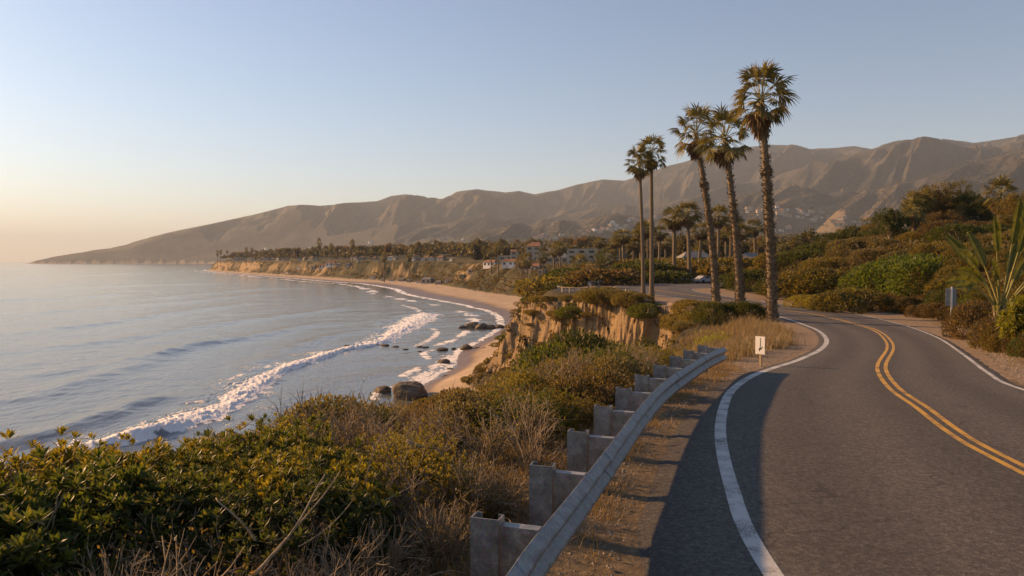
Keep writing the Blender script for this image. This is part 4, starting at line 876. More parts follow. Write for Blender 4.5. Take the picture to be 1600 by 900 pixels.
def palm(name, h, r0, r1, seed, nleaf=46, segs=18, pet=1.15, blade=1.15, skirt=2.4, boots=0, k=12, lean=(0,0), collars=(), wseg=.085, kids=True, flare=1.35):
    rs = np.random.RandomState(seed); t = empty(name); tk = MB(); n = 44 if boots else 14; q = np.linspace(0, 1, n)
    cx = lean[0]*q**1.5; cy = lean[1]*q**1.5; R = r0+(r1-r0)*q; R *= 1+(flare-1)*np.exp(-q*h/.8)
    if boots: R *= 1+.045*np.sin(q*h*9+rs.rand())+.03*rs.normal(size=n)
    P = np.column_stack([cx, cy, -.4+(h+.4)*q]); tk.tube(P, R, k)
    if boots:          # old leaf bases
        nb = boots; zz = rs.uniform(.2, h*.97, nb); den = rs.rand(nb) < np.where(zz < h*.62, 1, .45); zz = zz[den]; nb = len(zz); a = rs.rand(nb)*2*np.pi
        rr_ = np.interp(zz, P[:, 2], R); c = np.column_stack([np.interp(zz, P[:, 2], cx), np.interp(zz, P[:, 2], cy), zz]); o = np.column_stack([np.cos(a), np.sin(a), 0*a])
        B = c+o*(rr_*.9)[:, None]; Dn = unit(o*.8+np.array([0, 0, .8])+rs.normal(size=(nb, 3))*.2); tk.leaves(B, Dn, o, rs.uniform(.14, .30, nb), rs.uniform(.08, .14, nb), .2)
        for zc, num in collars:
            zz = zc+rs.normal(size=num)*.22; a = rs.rand(num)*2*np.pi; o = np.column_stack([np.cos(a), np.sin(a), 0*a]); rr_ = np.interp(zz, P[:, 2], R)
            c = np.column_stack([np.interp(zz, P[:, 2], cx), np.interp(zz, P[:, 2], cy), zz]); Dn = unit(o*1.0+np.array([0, 0, .5])+rs.normal(size=(num, 3))*.35); tk.leaves(c+o*(rr_*.85)[:, None], Dn, o, rs.uniform(.2, .38, num), .12, .2)
    tk.build('trunk', BARK, t, False)
    top = np.array([lean[0], lean[1], h]); bl, bp, bs = MB(), MB(), MB()
    fan_leaves(bl, bp, rs, nleaf, 0, 1, -38, 84, pet, blade, segs, wseg)
    ns_ = max(10, int(nleaf*.9)); fan_leaves(bs, None, rs, ns_, -.55, 1, -84, -62, .55*blade, .95*blade, max(6, segs//2), wseg*1.3, .9)
    fan_leaves(bs, None, rs, ns_//2, -skirt*.42, 1, -88, -80, .35*blade, .9*blade, max(5, segs//2), wseg*1.2, 1.4)
    for b in (bl, bp, bs): b.V = [v+top for v in b.V]
    if kids: c = bl.build('crown', FROND, t); bp.build('leaf_stalks', PSTALK, c); bs.build('dead_leaf_skirt', DRYF, t)
    else:
        c = bl.build('crown', FROND, t); bs.build('dead_leaf_skirt', DRYF, t)
    return t
PSTALK = simple('green_stalk', (.20,.18,.05), (.34,.29,.09), 3, .6, 0, .001)
PG = (.11,.10,.032)
def place_palm(px, Y, ytop, label, group=None, proto=None, unith=None, rz=None, zs=None, **kw):
    x, y, zg = ground(px, Y); H = CAMZ+(HZ-ytop)*Y/F-zg
    if proto is None:
        t = palm('palm_tree', H-1.9, **kw); put(t, (x, y, zg), rz or 0, 1, PG, label, group, 'palm tree')
        return t
    s_ = H/unith; w = zs or s_
    return put(proto, (x, y, zg-.1), random.uniform(0, 6.28), (w, w, s_), PG, label, group, 'palm tree')
place_palm(1208, 50.0, 112, 'tallest palm with thick shaggy trunk and hanging dead skirt beside the road', r0=.33, r1=.20, seed=1, boots=1500, collars=((10.0,90),(12.6,40)), lean=(-.9,.2), nleaf=40, segs=15, pet=1.35, blade=1.08, skirt=3.4, k=16, wseg=.13)
place_palm(1158, 57.0, 178, 'middle palm of the near three, its crown touching the crown on its left', r0=.31, r1=.185, seed=2, boots=1300, collars=((7.5,30),), lean=(-1.3,.2), nleaf=36, segs=14, pet=1.3, blade=1.0, k=14, wseg=.13)
place_palm(1120, 64.5, 174, 'left palm of the near three, leaning left with a shaggy trunk collar', r0=.32, r1=.19, seed=3, boots=1300, collars=((10.6,90),), lean=(-1.9,.2), nleaf=38, segs=14, pet=1.45, blade=1.05, k=14, wseg=.13)
place_palm(1018.5, 86.0, 214, 'tall slender palm, right one of the thin pair on the headland', r0=.28, r1=.17, seed=4, lean=(-.15,0), nleaf=30, segs=12, pet=1.2, blade=1.0, k=10, wseg=.14)
place_palm(1005.5, 85.0, 228, 'tall slender palm, left one of the thin pair on the headland', r0=.24, r1=.15, seed=5, lean=(-.55,0), nleaf=27, segs=12, pet=1.1, blade=.95, k=10, wseg=.14)
PF = []
for i in range(3):
    p = palm('palm_tree', 10.2, .26, .17, 200+i, nleaf=30, segs=9, pet=.95, blade=1.15, skirt=2.2, k=6, wseg=.17, lean=((-.3, .35, 0)[i], 0)); PF.append(p)
PSH = []
for i in range(2):
    PSH.append(palm('palm_tree', 4.3, .24, .18, 220+i, nleaf=30, segs=9, pet=.95, blade=1.15, skirt=1.6, k=6, wseg=.17))
for px, Y, yt, lab in ((1053,150,324,'mid-distance palm beyond the far bend, shorter one of a standing pair'),(1077,146,315,'mid-distance palm beyond the far bend, taller one of a standing pair'),(1122,160,321,'palm seen between the two leaning near palms'),(1141,164,334,'palm whose crown shows behind the middle near palm'),(1134,190,352,None),(1180,190,342,'lone palm between the middle and the tallest near palms'),(1311,118,356,'thin palm with flat crown in the scrub right of the tall palms'),
    (1003,170,346,None),(975,180,358,None),(1150,150,350,None),(1092,175,348,None),(1012,190,344,'palm crown behind the thin pair of palms'),(1000,200,352,None),(990,200,372,None),(970,208,367,None),(958,230,372,None),(935,262,370,'single palm standing over the pale flat-roofed mansion'),(876,300,378,'palm in front of the pale houses, taller of two'),(866,312,381,None),(850,300,386,None),(822,292,394,'palm standing near the end of the beach houses'),(815,332,397,None),(779,398,378,'big palm at the back of the beach, left of the mansions'),(768,412,388,None),(1030,210,352,None),(1040,240,372,None),(1087,240,384,None),
    (1242,215,370,None),(1215,240,380,None),(1228,250,378,None),(1260,230,384,None),(500,775,372,'tallest slender palm on the far bluff, left of centre'),(518,738,380,'slender palm on the far bluff, lower one beside the tallest'),(551,690,374,'slender palm standing alone above the far bluff trees'),(385,1090,386,None),(394,1100,387,None),(340,1300,391,None),(345,1310,390,None),(355,1290,390,None),(1560,98,276,'small palm above the trees on the right skyline'),(1426,96,307,'thin grey palm left of the tall trees on the hill'),
    (1448,110,330,None),(1500,105,318,None),(905,190,398,None),(948,165,388,None),(1100,230,372,None),(1195,230,372,None),(640,560,392,None),(600,590,394,None)):
    place_palm(px, Y, yt, lab or 'fan palm rising from the scrub and trees beyond the headland', None if lab else 'palms beyond the headland', *((random.choice(PF), 12.0) if CAMZ+(HZ-yt)*Y/F-ground(px, Y)[2] > 8.5 else (random.choice(PSH), 6.1)), zs=(None if Y < 120 else random.uniform(1.5, 1.9) if Y < 280 else 1.7))
# feather palm by the far road
def feather(name, h, seed, nl=60, L=3.6):
    rs = np.random.RandomState(seed); t = empty(name); tk = MB(); tk.tube([(0,0,-.3),(0,0,h*.5),(0,0,h)], [.5,.4,.5], 10); tk.build('trunk', BARK, t); b = MB(); st = MB()
    for i in range(nl):
        a = i*2.39996; f = i/nl; el = rad(-30+110*f); q = np.linspace(0, 1, 9); D = np.array([np.cos(a)*np.cos(el), np.sin(a)*np.cos(el), np.sin(el)]); LL = L*rs.uniform(.85, 1.1)
        P = np.array([0,0,h])+D*(q*LL)[:, None]+np.array([0,0,-1.])*((q**2)*LL*.5*np.cos(el))[:, None]; st.tube(P, np.linspace(.05, .012, 9), 3, False)
        side = unit(np.cross(D, [0,0,1.])+1e-6); qq = np.linspace(.12, .99, 26); B = np.stack([np.interp(qq, q, P[:, j]) for j in range(3)], 1); Tn = unit(np.gradient(B, axis=0))
        for sgn in (-1, 1): Dn = unit(Tn*.7+side*sgn*.9+np.array([0,0,.15])+rs.normal(size=B.shape)*.08); b.leaves(B, Dn, np.cross(Dn, Tn), .55*(1-.5*np.abs(qq-.5)), .06, 0)
    c = b.build('crown', FROND, t); st.build('leaf_stalks', STRAW, c); return t
fp = feather('feather_palm', 2.3, 5); x, y, zg = ground(938, 138); put(fp, (x, y, zg), 0, 1.15, (.075,.085,.03), 'broad feather palm with arching fronds low beside the far guardrail', None, 'palm tree')
# paddle-leaved plant on the bank
def paddle_plant(name, seed):
    rs = np.random.RandomState(seed); t = empty(name); tk = MB()
    for i in range(7):
        a = i*.9; tk.tube([(0,0,-.5),(np.cos(a)*.12,np.sin(a)*.12,.5),(np.cos(a)*.22,np.sin(a)*.22,1.15)], [.13,.12,.07], 7)
    tk.build('trunk', BARK, t); 
    spec = [(-52,1.7,.9,.5),(-36,2.1,1.3,.3),(-27,1.9,1.6,.2),(-19,2.4,1.5,.12),(-12,1.7,1.5,.12),(-5,2.5,1.7,.05),(2,2.2,1.6,.05),(9,2.5,1.7,.08),(16,1.9,1.6,.15),(24,2.3,1.5,.18),(33,2.0,1.5,.3),(44,1.8,1.3,.45),(-42,1.4,1.3,.7),(-31,1.3,1.4,.6),(28,1.3,1.3,.4),(-22,1.3,1.3,.4),(6,1.4,1.4,.2),(19,1.2,1.3,.3)]
    for j, (ang, pl, bl_, dr) in enumerate(spec):
        az = rs.uniform(-.9, .9)+(0 if j % 2 else math.pi); s_ = math.sin(rad(ang)); c_ = math.cos(rad(ang))
        D = unit(np.array([s_, .38*math.sin(az), c_])); q = np.linspace(0, 1, 14); L = pl+bl_; out = unit(np.array([s_, .3*math.sin(az), 0])+1e-6)
        P = np.array([s_*.18, 0, 1.0])+D*(q*L)[:, None]+(out*.25-np.array([0,0,.55]))*((q**3)*L*dr)[:, None]
        l = empty('leaf'); l.parent = t; st = MB(); st.tube(P, np.linspace(.042, .008, 14), 6, False); 
        b = MB(); cut = pl/L; qq = np.linspace(cut, 1, 15); B = np.stack([np.interp(qq, q, P[:, k]) for k in range(3)], 1); Tn = unit(np.gradient(B, axis=0)); sd_ = unit(np.cross(Tn, [.12, 1.0, .1+.5*math.sin(az)])); nn = np.cross(Tn, sd_)
        wd = .21*np.sin(np.clip((qq-cut)/(1-cut)*np.pi*.93+.14, 0, np.pi))**.55
        for sgn in (-1, 1):
            i0 = 0
            while i0 < 14:
                n_ = rs.randint(1, 4); i1 = min(14, i0+n_); tilt = rs.uniform(.1, .6); dn = unit(sd_*sgn+nn*tilt-np.array([0,0,.25*rs.rand()])-Tn*rs.uniform(-.25, .1))
                idx = np.arange(i0, i1+1); gap = np.where(idx == i1, .93, 1.); A = B[idx]; E_ = B[idx]+dn[idx]*(wd[idx]*gap)[:, None]-(Tn[idx]*.03 if i1 < 14 else 0); M_ = (A+E_)/2+nn[idx]*.03; m_ = len(idx)
                k = np.arange(m_-1); b.add(np.vstack([A, M_, E_]), np.vstack([np.stack([k, k+1, m_+k+1, m_+k], 1), np.stack([m_+k, m_+k+1, 2*m_+k+1, 2*m_+k], 1)])); i0 = i1
        bp_ = st.build('leaf_stalk', PSTALK, t, True); lb = b.build('leaf_blade', FROND, bp_); bpy.data.objects.remove(l)
    return t
pp = paddle_plant('paddle_leaf_plant', 8); x, y, zg = ground(1566, 30.5)
put(pp, (x, y, zg+.45), rad(8), 1.14, None, 'large banana-like plant with torn upright paddle leaves on the right bank', None, 'plant')
for c in pp.children:
    for d_ in c.children: d_.color = (.085,.10,.022,1)

# ------------------------------------------------------------------ trees
def crown_pts(rs, R, nl, n, clump=.2, per=14, gaps=.35):
    """leaf clumps gathered in lobes so that sky shows between them"""
    cs = []
    for i in range(nl):
        v = unit(rs.normal(size=3)); v[2] = v[2]*.95; q = rs.uniform(.3, .8); cs.append(np.concatenate([v*q*np.array(R), [rs.uniform(.30, .46)]]))
    P = []; No = []
    for c in cs:
        m_ = int(n/nl/per); v = unit(rs.normal(size=(m_, 3))); cc = c[:3]+v*c[3]*np.array(R)*rs.uniform(.75, 1.05, (m_, 1)); keep = rs.rand(m_) > gaps*.5; cc, v = cc[keep], v[keep]
        q = np.repeat(cc, per, 0)+rs.normal(size=(len(cc)*per, 3))*clump*.5; P.append(q); No.append(np.repeat(v, per, 0))
    return np.concatenate(P), unit(np.concatenate(No)), cs
def tree(name, R, ch, r0, seed, n=5200, ln=.24, wd=.13, nl=14, trunkc=None, join=False, clump=.35, kcyl=8):
    rs = np.random.RandomState(seed); t = empty(name) if not join else None; P, No, cs = crown_pts(rs, R, nl, n, clump); b = MB()
    D = unit(No+rs.normal(size=P.shape)*.7); b.leaves(P+np.array([0,0,ch]), D, unit(np.cross(D, rs.normal(size=P.shape))), ln*rs.uniform(.6, 1.3, len(P)), wd, .1)
    tk = MB(); tk.tube([(0,0,-.3),(rs.normal()*.15,rs.normal()*.15,ch*.4),(0,0,ch)], [r0*1.2, r0*.85, r0*.55], kcyl)
    for c in cs[:9]:
        e_ = c[:3]*.9+np.array([0,0,ch]); s0 = np.array([0,0,ch*rs.uniform(.35, .8)]); tk.tube([s0, (s0+e_)/2+rs.normal(size=3)*.15, e_], [r0*.5, r0*.3, r0*.1], 5, False)
    b.build('crown', LEAF, t); tk.build('trunk', WOODY, t); return t
TR = [tree('tree', (3.0,2.9,2.8), 3.9, .24, 301, 9000), tree('tree', (3.2,3.0,2.5), 3.9, .26, 302, 9000), tree('tree', (2.6,2.5,3.1), 4.0, .22, 303, 9000)]
TH = 6.6
def place_tree(px, Y, ytop, lab, group=None, w=1.0, col=OLV, protos=TR, uh=TH, dz=-.1):
    x, y, zg = ground(px, Y); H = max(1.5, CAMZ+(HZ-ytop)*Y/F-zg); s_ = H/uh
    return put(random.choice(protos), (x, y, zg+dz), random.uniform(0, 6.28), (s_*w, s_*w, s_), col, lab, group, 'tree')
for px, Y, yt, lab, w, col in ((1388,92,315,'round dark tree standing left of the hilltop grove',.85,DGRN),(1432,108,298,'olive tree at the left end of the hilltop grove',.9,OLV),(1456,110,293,'olive tree second from the left in the hilltop grove',.9,BRN),(1486,112,286,'highest tree of the hilltop grove',.9,OLV),(1512,108,302,'dark flat-topped tree right of the highest hilltop tree',1.0,DGRN),(1536,104,300,'dark tree left of the small skyline palm',.9,DGRN),(1590,92,290,'big tree at the right edge above the paddle leaves',1.0,OLV),(1618,84,305,'tree cut by the right edge of the photo',1.0,OLV),
    (1470,100,322,'low tree under the hilltop grove',1.2,BRN),(1365,110,340,'small tree left of the round dark tree',1.1,OLV),(1345,118,352,'low scrubby tree on the shoulder of the hill',1.2,DGRN),(1575,80,335,'bushy tree behind the paddle-leaved plant',1.2,OLV),(1540,86,345,'bushy dark tree low on the hill behind the bright bushes',1.3,DGRN)):
    place_tree(px, Y, yt, lab, None, w, col)
TF = []
for i in range(4):
    rs = np.random.RandomState(400+i); R = ((3.2,3.2,2.6),(2.3,2.3,3.4),(3.8,3.8,2.3),(2.8,2.8,2.9))[i]; t = tree('tree', R, (3.4,3.0,3.6,3.2)[i], .3, 400+i, 1500, .62, .40, 9, clump=.6, kcyl=5); TF.append(t)
def bend(x, y, m=30): px = 800+F*x/max(y, 1); return -m < px < 1600+m
# hill scrub
for x, y, zg, d, t, rd in scatter(90, (30, 110, 66, 150), lambda X, Y, d, t, rd, u: rside(X, np.minimum(Y, 100)) & (rd > 7) & (X > .42*Y) & (X < .74*Y), 3.0, 21):
    h = random.uniform(1.2, 2.6); put(random.choice(DB), (x, y, zg-.3), random.uniform(0, 6.28), (h*1.3, h*1.3, h), random.choice([OLV, OLV, BRN, GRY, DGRN]), 'dull scrub bush on the hillside below the grove', 'scrub bushes on the hillside', 'bush')
# valley and slopes behind the headland
for x, y, zg, d, t, rd in scatter(210, (-10, 190, 112, 330), lambda X, Y, d, t, rd, u: (rd > 2.5) & (t < .9) & ((t < .1) | (Y > 200)) & (X > -.02*Y) & (X < .5*Y) & ((d < 40) | (fbm(X/30., Y/30., 2) > -.15)) & ~((np.abs(X-12) < 8) & (Y < 125)), lambda x, y: 2.5+.012*y, 22):
    h = random.uniform(1.4, 3.2)*(1+.0015*y); px = 800+F*x/y
    lim = np.interp(px, [780, 830, 900, 1000, 1150, 1300, 1400], [425, 418, 412, 405, 400, 398, 385]); h = min(h, CAMZ-(lim-HZ)*y/F-zg)
    if h < .6: continue
    put(random.choice(DF), (x, y, zg-.3), random.uniform(0, 6.28), (h*1.5, h*1.5, h), random.choice([OLV, DGRN, BRN, OLV]), 'rounded bush in the valley behind the headland', 'bushes in the valley behind the headland', 'bush')
def treetop_limit(px): return np.interp(px, [320, 340, 400, 470, 560, 640, 700, 760, 830, 900, 1000, 1150, 1300, 1400], [403, 396, 391, 386, 382, 378, 374, 372, 368, 366, 362, 360, 362, 345])
TCOL = [(.040,.045,.020), (.05,.048,.022), (.065,.052,.028), (.035,.04,.02), (.085,.06,.032)]
n_t = 0
for x, y, zg, d, t, rd in scatter(300, (-640, 560, 200, 1500), lambda X, Y, d, t, rd, u: (d > 6) & (X > -.44*Y) & (X < .52*Y) & (d < 60+.28*np.hypot(X, Y)), lambda x, y: 4+.011*y, 23):
    px = 800+F*x/y; H = min(random.uniform(8, 14)*(1+.0003*y), CAMZ+(HZ-treetop_limit(px))*y/F-zg); 
    if random.random() < .55 and px > 760: H = min(H, CAMZ+(HZ-random.uniform(372, 405))*y/F-zg)
    if 780 < px < 968 and y < 490: H = min(H, CAMZ+(HZ-416)*y/F-zg)
    if H < 2.5: continue
    s_ = H/6.2; w = s_*random.uniform(.75, 1.15); put(random.choice(TF), (x, y, zg-.3), random.uniform(0, 6.28), (w, w, s_), random.choice(TCOL), 'dark tree in the wooded belt above the far bluff', 'trees of the wooded coastal belt', 'tree')
# farther wood and town trees read as one mass
def wood(name, n, rmin, rmax, pxr, hh, size, per, seed, limf=None):
    rs = np.random.RandomState(seed); q = rs.rand(n); r_ = np.exp(np.log(rmin)+q*(np.log(rmax)-np.log(rmin))); px = rs.uniform(pxr[0], pxr[1], n); Y = r_; X = (px-800)/F*Y
    zz, d, de, t, u, bw, rd, m, zi, r = terrain(X, Y, True); keep = (d > 4) & (fbm(X/90., Y/140., 3) > -.28); X, Y, zz, px = X[keep], Y[keep], zz[keep], px[keep]; n = len(X)
    H = rs.uniform(*hh, n)
    if limf is not None: H = np.minimum(H, CAMZ+(HZ-limf(px))*Y/F-zz)
    H = np.where((px > 780) & (px < 968) & (Y < 490), np.minimum(H, CAMZ+(HZ-417)*Y/F-zz), H)
    k_ = H > 1.5; X, Y, zz, H = X[k_], Y[k_], zz[k_], H[k_]; n = len(X)
    W_ = H*rs.uniform(.35, .6, n); v = unit(rs.normal(size=(n, per, 3))); v[..., 2] = np.abs(v[..., 2])-.3*rs.rand(n, per); rad_ = rs.uniform(.55, 1.0, (n, per, 1))
    P = np.stack([X, Y, zz+H*.5], 1)[:, None]+v*rad_*np.stack([W_, W_, H*.5], 1)[:, None]; P = P.reshape(-1, 3); v = v.reshape(-1, 3); sz = np.repeat(H*size, per)
    b = MB(); D = unit(v+rs.normal(size=v.shape)*.5); b.leaves(P-D*sz[:, None]*.5, D, unit(np.cross(D, rs.normal(size=v.shape))), sz, sz*.75, .1); return b.build(name, LEAF)
o = wood('woodland', 5200, 330, 1700, (318, 1420), (6, 12), .34, 26, 31, lambda px: treetop_limit(px)+3); o.color = (.045,.043,.022,1); tag(o, 'dense dark woodland filling the coastal plain behind the bluff', 'woodland', kind='stuff')
o = wood('town_trees', 9000, 1500, 3600, (330, 1600), (8, 15), .42, 14, 32); o.color = (.04,.042,.024,1); tag(o, 'hazy trees scattered among the houses at the foot of the mountains', 'woodland', kind='stuff')
def scrubcover(name, n, box, test, hh, seed, col, lab, size=.5, per=22):
    rs = np.random.RandomState(seed); r_ = np.exp(rs.uniform(np.log(box[2]), np.log(box[3]), n)); px = rs.uniform(box[0], box[1], n); Y = r_; X = (px-800)/F*Y
    zz, d, de, t, u, bw, rd, m, zi, r = terrain(X, Y, True); k_ = test(X, Y, d, t, rd, u); X, Y, zz = X[k_], Y[k_], zz[k_]; n = len(X); H = rs.uniform(*hh, n)*(1+.0012*Y); W_ = H*rs.uniform(.7, 1.3, n)
    v = unit(rs.normal(size=(n, per, 3))); v[..., 2] = np.abs(v[..., 2]); P = np.stack([X, Y, zz], 1)[:, None]+v*rs.uniform(.8, 1.0, (n, per, 1))*np.stack([W_, W_, H], 1)[:, None]; P = P.reshape(-1, 3); v = v.reshape(-1, 3); sz = np.repeat(H*size, per)
    b = MB(); D = unit(v*.6+rs.normal(size=v.shape)*.7); b.leaves(P-D*sz[:, None]*.4, D, unit(np.cross(D, rs.normal(size=v.shape))), sz, sz*.6, .1); o = b.build(name, LEAF); o.color = (*col, 1); return tag(o, lab, 'scrub', kind='stuff')
scrubcover('bluff_scrub', 9000, (318, 860, 300, 1500), lambda X, Y, d, t, rd, u: (t > .03) & (t < .93) & (fbm(X/22., Y/22., 3) > -.18-.0001*Y), (.8, 1.8), 33, (.065,.055,.028), 'low scrub covering the gullied face of the far bluff')
scrubcover('valley_scrub', 13000, (830, 1620, 40, 700), lambda X, Y, d, t, rd, u: (rd > 2.6+.02*Y) & (t < .9) & ((X > .3*Y) | (Y > 150)), (.35, 1.0), 34, (.075,.066,.03), 'low dry scrub covering the valley and hillside behind the road')
scrubcover('cliff_scrub', 5200, (730, 1120, 40, 118), lambda X, Y, d, t, rd, u: (t > 0.01) & (t < .98) & ((fbm(X/3.5, Y/3.5, 3) > .05) | ((X < .06*Y) & (fbm(X/3.5, Y/3.5, 3) > -.22))), (.12, .42), 35, (.095,.08,.036), 'low dry scrub and grass over the headland slopes', .8, 16)

# ------------------------------------------------------------------ boulders
def boulder(name, seed, R=(1,1,.7)):
    rs = np.random.RandomState(seed); n, m_ = 44, 60; a = np.linspace(0, np.pi, n); b_ = np.linspace(0, 2*np.pi, m_+1)[:-1]; A, B = np.meshgrid(a, b_, indexing='ij')
    v = np.stack([np.sin(A)*np.cos(B), np.sin(A)*np.sin(B), np.cos(A)], -1); f = 1+.22*fbm(v[..., 0]*1.3+seed, v[..., 1]*1.3+v[..., 2]*1.7, 4)
    for _ in range(9): d = unit(rs.normal(size=3)); h = rs.uniform(.72, .92); pr = (v*f[..., None])@d; f = np.where(pr > h, f*(h+(pr-h)*.25)/np.maximum(pr, 1e-6), f)
    f += .07*fbm(v[..., 0]*5, v[..., 1]*5+v[..., 2]*6, 4); V = (v*f[..., None]*np.array(R)).reshape(-1, 3); I = np.arange(n*m_).reshape(n, m_); J = np.roll(I, -1, 1)
    return mk(name, V, np.stack([I[:-1], I[1:], J[1:], J[:-1]], -1).reshape(-1, 4), None, ROCK, True)
BO = [boulder('boulder', 500+i) for i in range(4)]
for i, (px, py, w, zb, lab) in enumerate(((636,626,66,SEA,'largest boulder, brown and domed, behind the dark shrubs above the surf'),(595,616,24,SEA,'small boulder half hidden left of the largest boulder'),(690,548,17,SEA,'round boulder alone in the shallows'),(728,547,19,SEA,'round boulder where the wet sand begins'),(693,569,16,SEA,'boulder in the foam nearest the small beach'),
      (738,513,20,SEA,'left big rock of the dark reef by the bend of the beach'),(752,514,18,SEA,'second rock of the dark reef'),(765,514,15,SEA,'third rock of the dark reef'),(780,513,13,SEA,'right rock of the dark reef on the sand'),(722,513,9,SEA,'small outer rock of the dark reef'),(745,545,9,-14.2,'low rock on the wet sand right of the round boulder'),(758,546,10,-14.1,'low rock near the foot of the headland'),
      (768,543,9,-14,'small rock touching the foot of the headland'),(655,543,8,SEA,'tiny rock awash left of the boulders'),(633,547,7,SEA,'tiny dark rock awash in the surf'),(600,541,12,SEA,'flat rock at the tip of the breaking wave'),(585,541,10,SEA,'flat rock in the breaking wave'),(617,543,9,SEA,'flat dark rock behind the breaking wave'),(565,539,8,SEA,'outermost flat rock in the breaking wave'),(540,541,7,SEA,'tiny rock at the outer end of the breaking wave'),(696,590,11,SEA,'low flat rock in the backwash'),(702,578,8,SEA,'small flat rock on the tideline'),(655,550,6,SEA,'tiny rock left of the round boulder'),(664,544,9,SEA,'low rock awash between surf and round boulder'),(708,546,6,SEA,'pebble-like rock between the two round boulders'))):
    x, y = at(px, py, zb); r_ = w/2/F*y; flat = .35 if 'flat' in lab or 'low' in lab or 'tiny' in lab else .8
    if i == 0: flat = .95; zb += .3
    else: r_ *= 1.35
    put(BO[i % 4], (x, y+r_*.6, zb+r_*.12), random.uniform(0, 6), (r_, r_*.85, r_*flat), None, lab, 'shore rocks' if i else None, 'boulder')

# ------------------------------------------------------------------ houses
def house(name, w, d, h, wallm, roof='flat', nwin=4, storeys=2, seed=0, parts=True):
    rs = np.random.RandomState(seed); t = empty(name); b = MB(); b.box((0,0,h/2-.6), (w,d,h+1.2)); b.build('wall', wallm, t)
    r_ = MB()
    if roof == 'flat':
        for (cx, cy, sx, sy) in ((0,-d/2+.1,w+.2,.25),(0,d/2-.1,w+.2,.25),(-w/2+.1,0,.25,d-.3),(w/2-.1,0,.25,d-.3)): r_.box((cx,cy,h+.2), (sx,sy,.45))
        r_.box((0,0,h+.03), (w-.5,d-.5,.06)); r_.build('parapet', wallm, t)
    else:
        e = .4; rh = d*.28; V = [(-w/2-e,-d/2-e,h),(w/2+e,-d/2-e,h),(w/2+e,d/2+e,h),(-w/2-e,d/2+e,h),(-w/2+d*.25,0,h+rh),(w/2-d*.25,0,h+rh),(-w/2-e,-d/2-e,h-.15),(w/2+e,-d/2-e,h-.15),(w/2+e,d/2+e,h-.15),(-w/2-e,d/2+e,h-.15)]
        t_ = mk('roof', V, [(0,1,5,4),(2,3,4,5),(0,6,7,1),(1,7,8,2),(2,8,9,3),(3,9,6,0),(6,9,8,7)], [(1,2,5),(3,0,4)], ROOF if roof == 'clay' else GREYROOF, False, t)
    for s_ in range(storeys):
        for i in range(nwin):
            x = -w/2+w*(i+.5)/nwin; zc = (s_+.55)*h/storeys; b = MB(); b.box((x, -d/2-.015, zc), (w/nwin*.5, .05, h/storeys*.48)); b.build('window', WIN, t)
        for i in range(2): y = -d/2+d*(i+.5)/2; zc = (s_+.55)*h/storeys; b = MB(); b.box((-w/2-.015, y, zc), (.05, d*.22, h/storeys*.48)); b.build('window', WIN, t)
    return t
def place_b(px, Y, t, rz, lab, zs=1, dz=0, group=None, cat='house'): x, y, zg = ground(px, Y); t.location = (x, y, zg+dz); t.rotation_euler = (0,0,rz); t.scale = (zs,)*3; tag(t, lab, cat, group); return t
def bh(px, Y, ytop, w, d, roof, storeys, nwin, seed, rz, lab, cat='mansion'):
    x, y, zg = ground(px, Y); h = max(2.8, CAMZ+(HZ-ytop)*Y/F-zg-.4); place_b(px, Y, house('house', w, d, h, STUCCO, roof, nwin, storeys, seed), rz, lab, cat=cat)
bh(914, 345, 389, 14, 14, 'flat', 3, 3, 1, rad(-18), 'pale square-towered mansion left of the single palm')
bh(948, 352, 396, 20, 13, 'flat', 2, 4, 2, rad(-12), 'long lower wing of the pale mansion behind the palm')
bh(890, 380, 399, 12, 10, 'flat', 2, 3, 3, rad(-14), 'pale grey house left of the square-towered mansion')
bh(837, 440, 384, 9, 9, 'clay', 3, 2, 4, rad(-22), 'tall narrow pale house above the beach')
bh(854, 452, 393, 14, 10, 'grey', 2, 3, 5, rad(-10), 'grey-roofed house behind the tall narrow pale house')
bh(804, 470, 392, 4.5, 4.5, 'clay', 2, 1, 6, rad(-15), 'small pale tower left of the tall narrow house')
bh(793, 475, 402, 10, 8, 'flat', 1, 2, 7, rad(-15), 'low pale house with flat roof left of the small tower')
bh(872, 375, 404, 11, 8, 'grey', 1, 3, 8, rad(-10), 'low white house between the mansions')
bh(1172, 170, 425, 5, 5, 'grey', 1, 2, 9, rad(-10), 'small pale house seen between the near palm trunks')
bh(1165, 205, 408, 9, 6, 'grey', 1, 3, 10, rad(10), 'grey house behind the small pale house between the trunks')
bh(1085, 210, 400, 8, 6, 'grey', 1, 3, 12, rad(5), 'low house in the trees right of the paired palms')
# beach houses at the foot of the far bluff
HS = [house('beach_house', 7, 5, 3.0, STUCCO, 'grey', 2, 1, 20), house('beach_house', 5, 5, 3.4, STUCCO, 'flat', 2, 1, 21), house('beach_house', 9, 5, 2.8, WHITE, 'clay', 3, 1, 22)]
for px, py, w in ((798,456,1.3),(808,458,1.2),(818,459.5,1.2),(835,462,1.1),(848,465,.9),(768,453,1.3),(738,450,.9),(722,449,.8),(702,447.5,.8),(686,446.5,1),(668,444.5,1.8),(655,443.5,.8),(640,442,1),(628,441,1),(612,440.5,.8),(598,440,.8),(583,439,.8),(560,436.5,1),(545,436,1.6),(530,435,1.2),(519,434,2.0),(508,433.5,2),(492,433,2),(468,431.5,1),(450,431,1)):
    x, y = at(px, py-1.5, -12.6)
    if y > 300: y = y*1.03; x = (px-800)/F*y
    zg = T1(x, y); put(random.choice(HS), (x, y, zg-.1), rad(random.uniform(-45, -5)), w*(.75 if y < 500 else .6), None, 'small pale beach house at the foot of the bluff', 'beach houses along the back of the sand', 'beach house')
